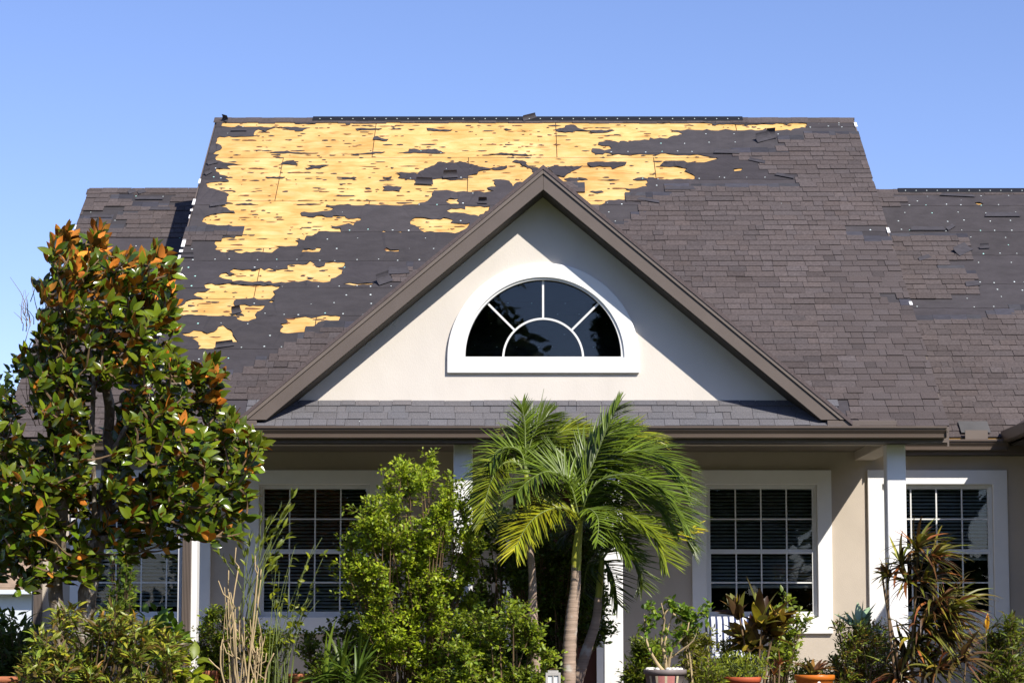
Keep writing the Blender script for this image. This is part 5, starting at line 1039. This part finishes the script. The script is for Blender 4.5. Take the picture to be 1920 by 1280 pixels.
def strappy(name, label, cat, heads, Y, r, L, W, n, cols, wts, mat, droop=2.2, wind=.6, trunk=None, trunk_r=.014, spread=(15, 95), fold=.3, group=None):
    """plants made of strap leaves; every leaf is a part"""
    th = thing(name, label, cat, (*at(heads[0][0] if not trunk else trunk[0][0][0], 1189, Y)[:2], 0), group)
    for t in (trunk or []):
        pts = [at(px, py, Y) for px, py in t]; pts[0][2] = 0.0 if pts[0][2] < .5 else pts[0][2]; mb = MB(); mb.tube(spline(pts, 12), np.linspace(trunk_r, trunk_r * .6, 12), 7); mb.build('stem', TWIG, th, smooth=True)
    for h in heads:
        px, py, s = h[:3]; c = at(px, py, Y + r.normal(0, .08)); lean = np.array(h[3] if len(h) > 3 else (0.15, -.1, 1.0)); ax = unit(lean); e1 = unit(np.cross(ax, [.2, 1, .3])); e2 = np.cross(ax, e1)
        for j in range(int(n * s)):
            a = math.radians(r.uniform(*spread)); q = j * 2.4 + r.normal(0, .2); d = ax * math.cos(a) + (e1 * math.cos(q) + e2 * math.sin(q)) * math.sin(a); t = tint_mix(r, 1, cols, wts)[0]; mb = MB()
            strap(mb, c - ax * r.uniform(0, .09 * s), d, L * s * r.uniform(.7, 1.15), W * r.uniform(.75, 1.2), droop * r.uniform(.6, 1.4), wind, tuple(t), 6, fold, ax + r.normal(0, .1, 3)); mb.build('leaf', mat, th, smooth=True)
    return th
r = np.random.default_rng(55)
BUD = pmat('yellow_petal', (0.80, 0.46, 0.03), 0.5, 0.1, 9, tint=True, trans=.2)
AGAVE = pmat('agave_leaf', (0.33, 0.42, 0.24), 0.5, 0.12, 6, tint=True, trans=.2)
strappy('strappy_plant', 'clump of dark arching strap leaves beside the light green shrub', 'plant', [(640, 1262, 1.0, (0, -.1, 1)), (610, 1275, .9), (670, 1275, .9)], -1.9, r, .62, .034, 34, [(.6, .8, .9), (.9, 1.0, .9), (.45, .6, .7)], [3, 2, 2], LEAFG, 2.4, .1, spread=(5, 80))
strappy('ti_plant', 'tall red-stemmed plant with broad yellow and maroon leaves at the right window', 'plant', [(1428, 1165, 1.0, (.05, -.1, 1)), (1385, 1150, .62, (-.4, -.1, 1)), (1450, 1190, .7, (.5, 0, .8)), (1395, 1195, .6, (-.6, -.2, .7)), (1415, 1210, .7, (-.2, -.5, .8)), (1462, 1165, .6, (.7, -.2, .8))], -1.4, r, .44, .10, 21, [(.9, 1.1, .8), (2.2, 2.1, .8), (.5, .35, .6), (1.1, .8, .7)], [3.5, 2, 3, 1.5], TIM, 1.2, .3, trunk=[[(1425, 1330), (1422, 1260), (1428, 1175)], [(1415, 1300), (1398, 1220), (1386, 1155)], [(1425, 1290), (1440, 1230), (1450, 1195)]], spread=(5, 75))
strappy('ti_plant', 'small crimson-leaved plant between the red and orange pots', 'plant', [(1452, 1262, .8, (0, -.1, 1)), (1462, 1240, .6, (.3, 0, 1))], -2.0, r, .26, .03, 14, [(1.6, .5, .8), (2.2, 1.2, 1.2), (.9, .5, .6)], [2, 2, 2], TIM, 2.0, .2, trunk=[[(1452, 1340), (1452, 1265)], [(1456, 1320), (1462, 1245)]], spread=(5, 80))
strappy('dracaena', 'tall dracaena with maroon-tinged strap heads before the end post', 'plant', [(1722, 1022, .9, (.3, -.2, 1)), (1690, 1050, .75, (-.2, -.3, .9)), (1752, 1040, .95, (.6, -.2, .8)), (1700, 1085, .7, (-.5, -.2, .8)), (1735, 1085, .9, (.3, -.4, .7)), (1760, 1130, 1.25, (.5, -.4, .9)), (1790, 1140, 1.15, (.9, -.3, .5)), (1740, 1170, 1.1, (.1, -.5, .8)), (1775, 1195, 1.0, (.6, -.4, .6)), (1700, 1225, .9, (-.3, -.4, .8)), (1735, 1245, .9, (.2, -.4, .8)), (1665, 1075, .5, (-.8, -.2, .7)), (1770, 1160, 1.1, (.6, -.5, .7)), (1720, 1200, 1.0, (.2, -.5, .7)), (1690, 1265, .9, (-.2, -.4, .8)), (1765, 1250, .9, (.5, -.4, .7))], -2.2, r, .42, .032, 42, [(.8, 1.0, .6), (.85, .5, .6), (1.6, 1.7, .7), (.45, .42, .45), (1.9, .8, .9)], [4, 4, 2, 3, 1], TIM, 2.6, 1.0, trunk=[[(1718, 1345), (1710, 1250), (1716, 1130), (1722, 1020)], [(1700, 1345), (1682, 1230), (1662, 1130), (1652, 1060)], [(1722, 1345), (1735, 1230), (1748, 1140), (1752, 1050)], [(1690, 1345), (1668, 1180), (1664, 1080)], [(1730, 1345), (1752, 1250), (1770, 1180)]], trunk_r=.016)
strappy('agave', 'pale green agave rosette on the bank left of the end post', 'plant', [(1614, 1176, 1.0, (.3, -.35, 1))], -1.75, r, .30, .095, 17, [(1, 1, 1), (.75, .85, .85)], [2, 1], AGAVE, .5, .2, trunk=[[(1612, 1340), (1610, 1175)]], trunk_r=.03, spread=(8, 85), fold=.35)
strappy('maroon_palm', 'small maroon fan of long leaves at the lower right edge', 'plant', [(1812, 1228, 1.0, (.4, -.5, .5))], -2.4, r, .42, .05, 13, [(.7, .45, .7), (1.3, 1.1, .9), (.5, .4, .5)], [3, 1, 2], TIM, 1.8, 1.2, trunk=[[(1795, 1340), (1806, 1290), (1812, 1232)]], trunk_r=.012, spread=(25, 100))
strappy('bromeliad', 'dark red bromeliad spilling out of the orange pot', 'plant', [(1525, 1255, 1.0, (.05, -.1, 1))], -2.1, r, .3, .045, 20, [(.8, .4, .6), (1.5, .9, .7), (1.2, 1.3, .9)], [3, 2, 1], TIM, 2.6, .3, spread=(20, 90))
strappy('yellow_bud_stalk', 'single yellow flower bud rising above the corner bush', 'flower', [(1850, 1172, 1.0, (.05, 0, 1))], -1.9, r, .13, .035, 5, [(1, 1, 1), (1, .7, .8)], [3, 1], BUD, .1, .1, trunk=[[(1852, 1340), (1848, 1178)]], trunk_r=.005, spread=(2, 18))
# grassy tuft in the red pot and thick-stemmed plant in the grey pot
def tuft(name, label, pts, Y, half, n, L, cols, seed):
    r = np.random.default_rng(seed); th = thing(name, label, 'plant', (*at(np.mean([p[0] for p in pts]), 1189, Y)[:2], 0)); P = sample_outline(pts, n, r, Y, half); D = unit(r.normal(0, .55, (n, 3)) + np.array([.2, 0, .8])); leaves('foliage', T_LAN, P, D, r.normal(0, 1, (n, 3)), L * r.uniform(.6, 1.3, n), tint_mix(r, n, cols, [1] * len(cols)), [LEAFG], th)
    st = MB(); b = np.array(at(np.mean([p[0] for p in pts]), 1275, Y))
    for p in P[::4]: st.tube([b + r.normal(0, .03, 3), (b + p) / 2 + r.normal(0, .02, 3), p], [.004, .003, .002], 3, cap=False)
    st.build('stems', GCANE, th, kind='stuff'); return th
tuft('grassy_tuft', 'fine-leaved green tuft growing in the red pot', [(1350, 1262), (1340, 1240), (1370, 1222), (1400, 1230), (1430, 1228), (1450, 1250), (1430, 1272), (1370, 1270)], -2.2, .12, 420, .055, [(1.4, 1.3, .9), (1.0, 1.0, .9), (1.9, 1.7, 1.0)], 5)
def desert_rose():
    r = np.random.default_rng(9); Y = -1.9; th = thing('desert_rose', 'thick-stemmed desert rose with leaf tufts in the grey pot', 'plant', (*at(1250, 1189, Y)[:2], 0)); st = MB()
    B = [[(1250, 1262), (1246, 1225), (1240, 1200), (1246, 1165), (1240, 1130)], [(1252, 1262), (1260, 1215), (1285, 1190), (1292, 1165)], [(1248, 1262), (1230, 1240), (1212, 1200), (1208, 1150)], [(1246, 1210), (1252, 1180), (1262, 1150)], [(1255, 1235), (1272, 1222), (1300, 1200), (1310, 1170)], [(1242, 1160), (1250, 1145), (1262, 1140)], [(1262, 1150), (1290, 1165), (1320, 1150)]]
    for i, b in enumerate(B): W = spline([at(px, py, Y + .05 * math.sin(i * 2 + j)) for j, (px, py) in enumerate(b)], 10); st.tube(W, np.linspace(.020 if i < 3 else .010, .005, 10) * r.uniform(.85, 1.15, 10), 7)
    st.build('stems', CANE, th, smooth=True, kind='stuff'); P = []; D = []; N = []
    for px, py, k in ((1216, 1140, 20), (1220, 1165, 18), (1258, 1135, 26), (1270, 1145, 20), (1282, 1148, 26), (1292, 1155, 26), (1282, 1165, 16), (1322, 1140, 20), (1320, 1155, 14), (1300, 1160, 14), (1210, 1180, 14), (1235, 1150, 14), (1245, 1185, 14), (1275, 1185, 16), (1305, 1180, 16), (1262, 1205, 12), (1225, 1215, 10)):
        c = at(px, py, Y + r.normal(0, .06))
        for _ in range(int(k * 1.9)): d = unit(r.normal(0, 1, 3) + np.array([.3, -.1, .3])); P.append(c + r.normal(0, .03, 3)); D.append(d); N.append(np.array([0, -.3, 1]) + r.normal(0, .4, 3))
    n = len(P); leaves('foliage', T_OVL, np.array(P), np.array(D), np.array(N), r.uniform(.045, .075, n), tint_mix(r, n, [(.9, 1.25, .9), (1.5, 1.6, 1.0), (.6, .85, .7)], [3, 2, 2]), [LEAFG], th, 200, np.array(P)[:, 1])
desert_rose()

# ------------------------------------------------------------------ pots, lantern, chair
def pot(name, label, px, pyt, Y, rt, rb, h, mat, fill=SOIL):
    c = at(px, pyt, Y); z1 = c[2]; z0 = max(z1 - h, .018); th = thing(name, label, 'flower pot', (c[0], Y, z0))
    mb = MB(); mb.lathe([(.001, z0), (rb, z0), (rb * 1.02, z0 + .02), ((rt + rb) / 2 * 1.03, (z0 + z1) / 2), (rt * .96, z1 - .05), (rt * 1.04, z1 - .045), (rt * 1.05, z1 - .006), (rt * 1.02, z1), (rt * .93, z1), (rt * .91, z1 - .04), (.001, z1 - .042)], c[0], Y, 28); body = mb.build('pot_body', mat, th, smooth=True)
    mb = MB(); mb.lathe([(.001, z1 - .018), (rt * .92, z1 - .022)], c[0], Y, 20); mb.build('soil', fill, th)
    if z0 > .05:
        mb = MB(); mb.lathe([(rb * 1.15, .018), (rb * 1.15, z0 - .001), (.001, z0 - .001)], c[0], Y, 20); mb.build('plinth', CONC, th)
    return th, c, z1
gp, c, z1 = pot('flower_pot', 'grey pot painted with pink and cream stripes, topped with white pebbles', 1247, 1254, -1.9, .2, .15, .32, GREYPOT)
for i, (a, w, m) in enumerate(((-2.05, .012, CREAM), (-1.78, .05, PINK), (-1.60, .012, CREAM), (-1.42, .05, PINK), (-1.02, .012, CREAM), (-2.4, .012, CREAM))):
    mb = MB(); 
    for k in range(6):
        t0, t1 = a - w / .2, a + w / .2; zz = [z1 - .06 - .24 * q for q in (k / 6, (k + 1) / 6)]; rr = [.2 - (.2 - .15) * max(0, (z1 - .05 - z)) / .27 + .008 for z in zz]; nseg = 4
        for s in range(nseg):
            b0, b1 = t0 + (t1 - t0) * s / nseg, t0 + (t1 - t0) * (s + 1) / nseg
            mb.add([(c[0] + rr[0] * math.cos(b0), -1.9 + rr[0] * math.sin(b0), zz[0]), (c[0] + rr[1] * math.cos(b0), -1.9 + rr[1] * math.sin(b0), zz[1]), (c[0] + rr[1] * math.cos(b1), -1.9 + rr[1] * math.sin(b1), zz[1]), (c[0] + rr[0] * math.cos(b1), -1.9 + rr[0] * math.sin(b1), zz[0])], [(0, 1, 2, 3)])
    mb.build('painted_stripe', m, gp)
rr_ = np.random.default_rng(4)
for i in range(26):
    a = rr_.uniform(0, 6.28); q = .17 * math.sqrt(rr_.random()); s = rr_.uniform(.014, .03); mb = MB(); mb.lathe([(.001, z1 - .02), (s * .8, z1 - .012), (s, z1 + .002), (s * .6, z1 + s * .6), (.001, z1 + s * .7)], c[0] + q * math.cos(a), -1.9 + q * math.sin(a), 7); mb.build('pebble', PEBB, gp, smooth=True)
pot('flower_pot', 'plain red clay pot holding the fine green tuft', 1392, 1268, -2.2, .17, .12, .26, REDPOT)
op, c, z1 = pot('flower_pot', 'glazed orange pot with a pale blotch, holding the bromeliad', 1527, 1264, -2.1, .185, .14, .28, ORANGE)
mb = MB(); ang = -1.5; ring = []
for k in range(9): t = 6.283 * k / 9; a = ang + .10 * math.cos(t) * (1 + .3 * math.sin(2 * t)); z = z1 - .085 + .028 * math.sin(t); ring.append((c[0] + .192 * math.cos(a), -2.1 + .192 * math.sin(a), z))
mb.add(ring, [tuple(range(9))]); mb.build('painted_blotch', PEBB, op)
pot('flower_pot', 'terracotta pot at the foot of the ribbed downspout', 388, 1256, -1.0, .13, .09, .24, TERRA)
pot('flower_pot', 'terracotta pot partly hidden under the strap-leaved clump', 562, 1262, -.9, .13, .09, .24, TERRA)
pot('flower_pot', 'low clay planter rim at the lower left corner', 8, 1268, -3.6, .2, .16, .2, TERRA)
# path lantern
c = at(1037, 1256, -2.9); th = thing('garden_lantern', 'small pale square garden lantern beside the palm trunks', 'lantern', (c[0], -2.9, 0))
w, zt, zb_ = .068, float(c[2]), float(c[2]) - .26
mb = MB(); mb.box((c[0] - w, -2.9 - w, zb_), (c[0] + w, -2.9 + w, zb_ + .03)); mb.box((c[0] - w, -2.9 - w, zt - .045), (c[0] + w, -2.9 + w, zt - .02)); mb.box((c[0] - w * .7, -2.9 - w * .7, zt - .0195), (c[0] + w * .7, -2.9 + w * .7, zt))
for sx in (-1, 1):
    for sy in (-1, 1): mb.box((c[0] + sx * w - (.02 if sx > 0 else 0), -2.9 + sy * w - (.02 if sy > 0 else 0), zb_ + .0305), (c[0] + sx * w + (.02 if sx < 0 else 0), -2.9 + sy * w + (.02 if sy < 0 else 0), zt - .0455))
mb.build('housing', LAMPB, th)
mb = MB(); mb.box((c[0] - w + .012, -2.9 - w + .012, zb_ + .031), (c[0] + w - .012, -2.9 + w - .012, zt - .046)); mb.build('lantern_glass', LAMPG, th)
mb = MB(); mb.box((c[0] - .006, -2.9 - w + .002, zb_ + .031), (c[0] + .006, -2.9 - w + .011, zt - .046)); mb.box((c[0] - w + .021, -2.9 - w + .003, (zt + zb_) / 2 - .006), (c[0] + w - .021, -2.9 - w + .0105, (zt + zb_) / 2 + .006)); mb.build('glazing_bar', LAMPB, th)
mb = MB(); mb.tube([(c[0], -2.9, 0), (c[0], -2.9, zb_)], .03, 8); mb.build('stake', LAMPB, th)
# porch chair with a striped cushion
def stripe_mat():
    m = bpy.data.materials.new('striped_cushion'); m.use_nodes = True; nt = m.node_tree; b = nt.nodes['Principled BSDF']; b.inputs['Roughness'].default_value = .9
    tc = nd(nt, 'ShaderNodeTexCoord'); wv = nd(nt, 'ShaderNodeTexWave'); wv.inputs['Scale'].default_value = 4.5; wv.bands_direction = 'X'; wv.inputs['Distortion'].default_value = .4
    rp = nd(nt, 'ShaderNodeValToRGB'); rp.color_ramp.interpolation = 'CONSTANT'; rp.color_ramp.elements[0].color = (.72, .74, .8, 1); rp.color_ramp.elements[1].position = .7; rp.color_ramp.elements[1].color = (.03, .045, .12, 1)
    nt.links.new(tc.outputs['Object'], wv.inputs[0]); nt.links.new(wv.outputs[0], rp.inputs[0]); nt.links.new(rp.outputs[0], b.inputs['Base Color']); return m
STRIPE = stripe_mat(); IRON = pmat('dark_iron', (.02, .02, .022), .5, .1)
c = at(1372, 1189, .95); th = thing('porch_chair', 'dark metal porch chair with white and navy striped cushions below the window', 'chair', (c[0], .95, .12)); X, Yc = c[0], .95
for sx in (-1, 1):
    for sy in (-1, 1): mb = MB(); mb.tube([(X + sx * .26, Yc + sy * .24, .12), (X + sx * .25, Yc + sy * .23, .52)], .014, 8); mb.build('leg', IRON, th)
    mb = MB(); mb.tube([(X + sx * .27, Yc - .24, .52), (X + sx * .28, Yc - .24, .72), (X + sx * .28, Yc + .1, .76), (X + sx * .26, Yc + .26, .74)], .014, 8); mb.build('armrest', IRON, th, smooth=True)
    mb = MB(); mb.tube([(X + sx * .25, Yc + .23, .5), (X + sx * .25, Yc + .33, .97)], .014, 8); mb.build('back_post', IRON, th)
mb = MB(); mb.box((X - .26, Yc - .25, .5), (X + .26, Yc + .25, .53)); mb.build('seat', IRON, th)
def cushion(name, pts, th_, nrm):
    mb = MB(); n = 8; P = [np.array(p) for p in pts]; top = []; bot = []
    for i in range(n + 1):
        for j in range(n + 1):
            u, v = i / n, j / n; q = P[0] * (1 - u) * (1 - v) + P[1] * u * (1 - v) + P[2] * u * v + P[3] * (1 - u) * v; e = (1 - abs(2 * u - 1) ** 5) * (1 - abs(2 * v - 1) ** 5); top.append(q + np.array(nrm) * (.02 + .05 * e)); bot.append(q - np.array(nrm) * .01)
    N_ = len(top); f = []
    for i in range(n):
        for j in range(n): a = i * (n + 1) + j; f += [(a, a + n + 1, a + n + 2, a + 1), (N_ + a + 1, N_ + a + n + 2, N_ + a + n + 1, N_ + a)]
    for i in range(n):
        for a, b in (((i) * (n + 1), (i + 1) * (n + 1)), ((i + 1) * (n + 1) + n, i * (n + 1) + n), (i + 1, i), (n * (n + 1) + i, n * (n + 1) + i + 1)): f.append((b, a, a + N_, b + N_))
    mb.add(top + bot, f); mb.build(name, STRIPE, th, smooth=True)
cushion('seat_cushion', [(X - .25, Yc - .26, .55), (X + .25, Yc - .26, .55), (X + .25, Yc + .2, .55), (X - .25, Yc + .2, .55)], .06, (0, 0, 1))
cushion('back_cushion', [(X - .25, Yc + .19, .58), (X + .25, Yc + .19, .58), (X + .25, Yc + .28, 1.0), (X - .25, Yc + .28, 1.0)], .06, (0, -.98, .2))

# ------------------------------------------------------------------ trees behind the house and across the street
FAR = pmat('tree_leaf', (0.055, 0.085, 0.02), 0.6, 0.25, 1, tint=True, spec=.2, trans=.2)
def yard_tree(label, x, y, z0, h, rad, n, seed, name='yard_tree', size=.42, group=None, base=.35):
    r = np.random.default_rng(seed); th = thing(name, label, 'tree', (x, y, z0), group); mb = MB(); tp = np.array([x, y, z0 + h * .75])
    mb.tube(spline([(x, y, z0), (x + r.normal(0, .2), y, z0 + h * .3), tp], 10), np.linspace(.03 * h, .01 * h, 10), 9); mb.build('trunk', BARK, th, smooth=True); C = []; br = MB()
    for i in range(26):
        a = r.uniform(0, 6.28); q = rad * math.sqrt(r.random()) * .8; zz = z0 + h * r.uniform(base, .97); sh = math.sqrt(max(.1, 1 - ((zz - z0) / h - .6) ** 2 / .25)); c = np.array([x + q * sh * math.cos(a), y + q * sh * math.sin(a), zz]); C.append(c)
        s = np.array([x, y, z0 + (zz - z0) * r.uniform(.45, .75)]); br.tube(bez(s, (s + c) / 2 + np.array([0, 0, .3]), c, 6), np.linspace(.008 * h, .002 * h, 6), 5, cap=False)
    br.build('limbs', BARK, th, kind='stuff'); k = n // 26; P = np.concatenate([c + unit(r.normal(0, 1, (k, 3))) * (r.random((k, 1)) ** .5) * np.array([rad * .36, rad * .36, h * .11]) for c in C]); m = len(P)
    leaves('crown', T_OVL, P, r.normal(0, 1, (m, 3)), r.normal(0, 1, (m, 3)) + np.array([0, 0, .8]), size * r.uniform(.6, 1.3, m), tint_mix(r, m, [(1, 1, 1), (.7, .8, .8), (1.3, 1.2, .9)], [3, 2, 1]), [FAR], th)
q = at(18, 760, 14); yard_tree('leafy tree beyond the house seen through the left gap', q[0] - .4, 14, 0, float(q[2]) + .3, 1.5, 5000, 61, size=.16)
G = 'trees across the street for window reflections and blocking low sky'
for x, y, h, rd, sd in ((-40, -42, 17, 6.5, 60), (-28, -44, 18, 6.5, 62), (-17, -41, 16, 5.5, 66), (-8.5, -45, 13, 4.2, 71), (-2.9, -48, 20, 4.0, 63), (4.6, -56, 14.5, 1.7, 68), (9, -46, 11, 3.8, 64), (15.5, -44, 16, 5.2, 65), (25, -42, 18, 6.5, 67), (36, -43, 17, 6.5, 69), (47, -42, 17, 6.5, 70)):  # mirrored row, enlarged to keep low sky light off the porch
    yard_tree('broad tree out of view across the street, for window reflections and blocking low sky', x, y, -.75, h, rd, 5200, sd, 'street_tree', .5 + .05 * rd, G, .14)
mb = MB(); r = np.random.default_rng(3); hd = thing('street_hedge', 'dark hedge across the street, seen only mirrored in the lower windows', 'hedge', (0, -40, -.75)); P = np.stack([r.uniform(-34, 34, 9000), -40 + r.normal(0, .7, 9000), -.75 + r.uniform(0, 2.7, 9000) ** 1.0], 1)
leaves('foliage', T_OVL, P, r.normal(0, 1, (9000, 3)), r.normal(0, 1, (9000, 3)), .5 * r.uniform(.6, 1.2, 9000), tint_mix(r, 9000, [(.8, .8, .8), (.6, .7, .7)], [1, 1]), [FAR], hd)
mb.box((-34, -40.3, -.75), (34, -39.9, 1.2)); mb.build('stems', BARK, hd, kind='stuff')
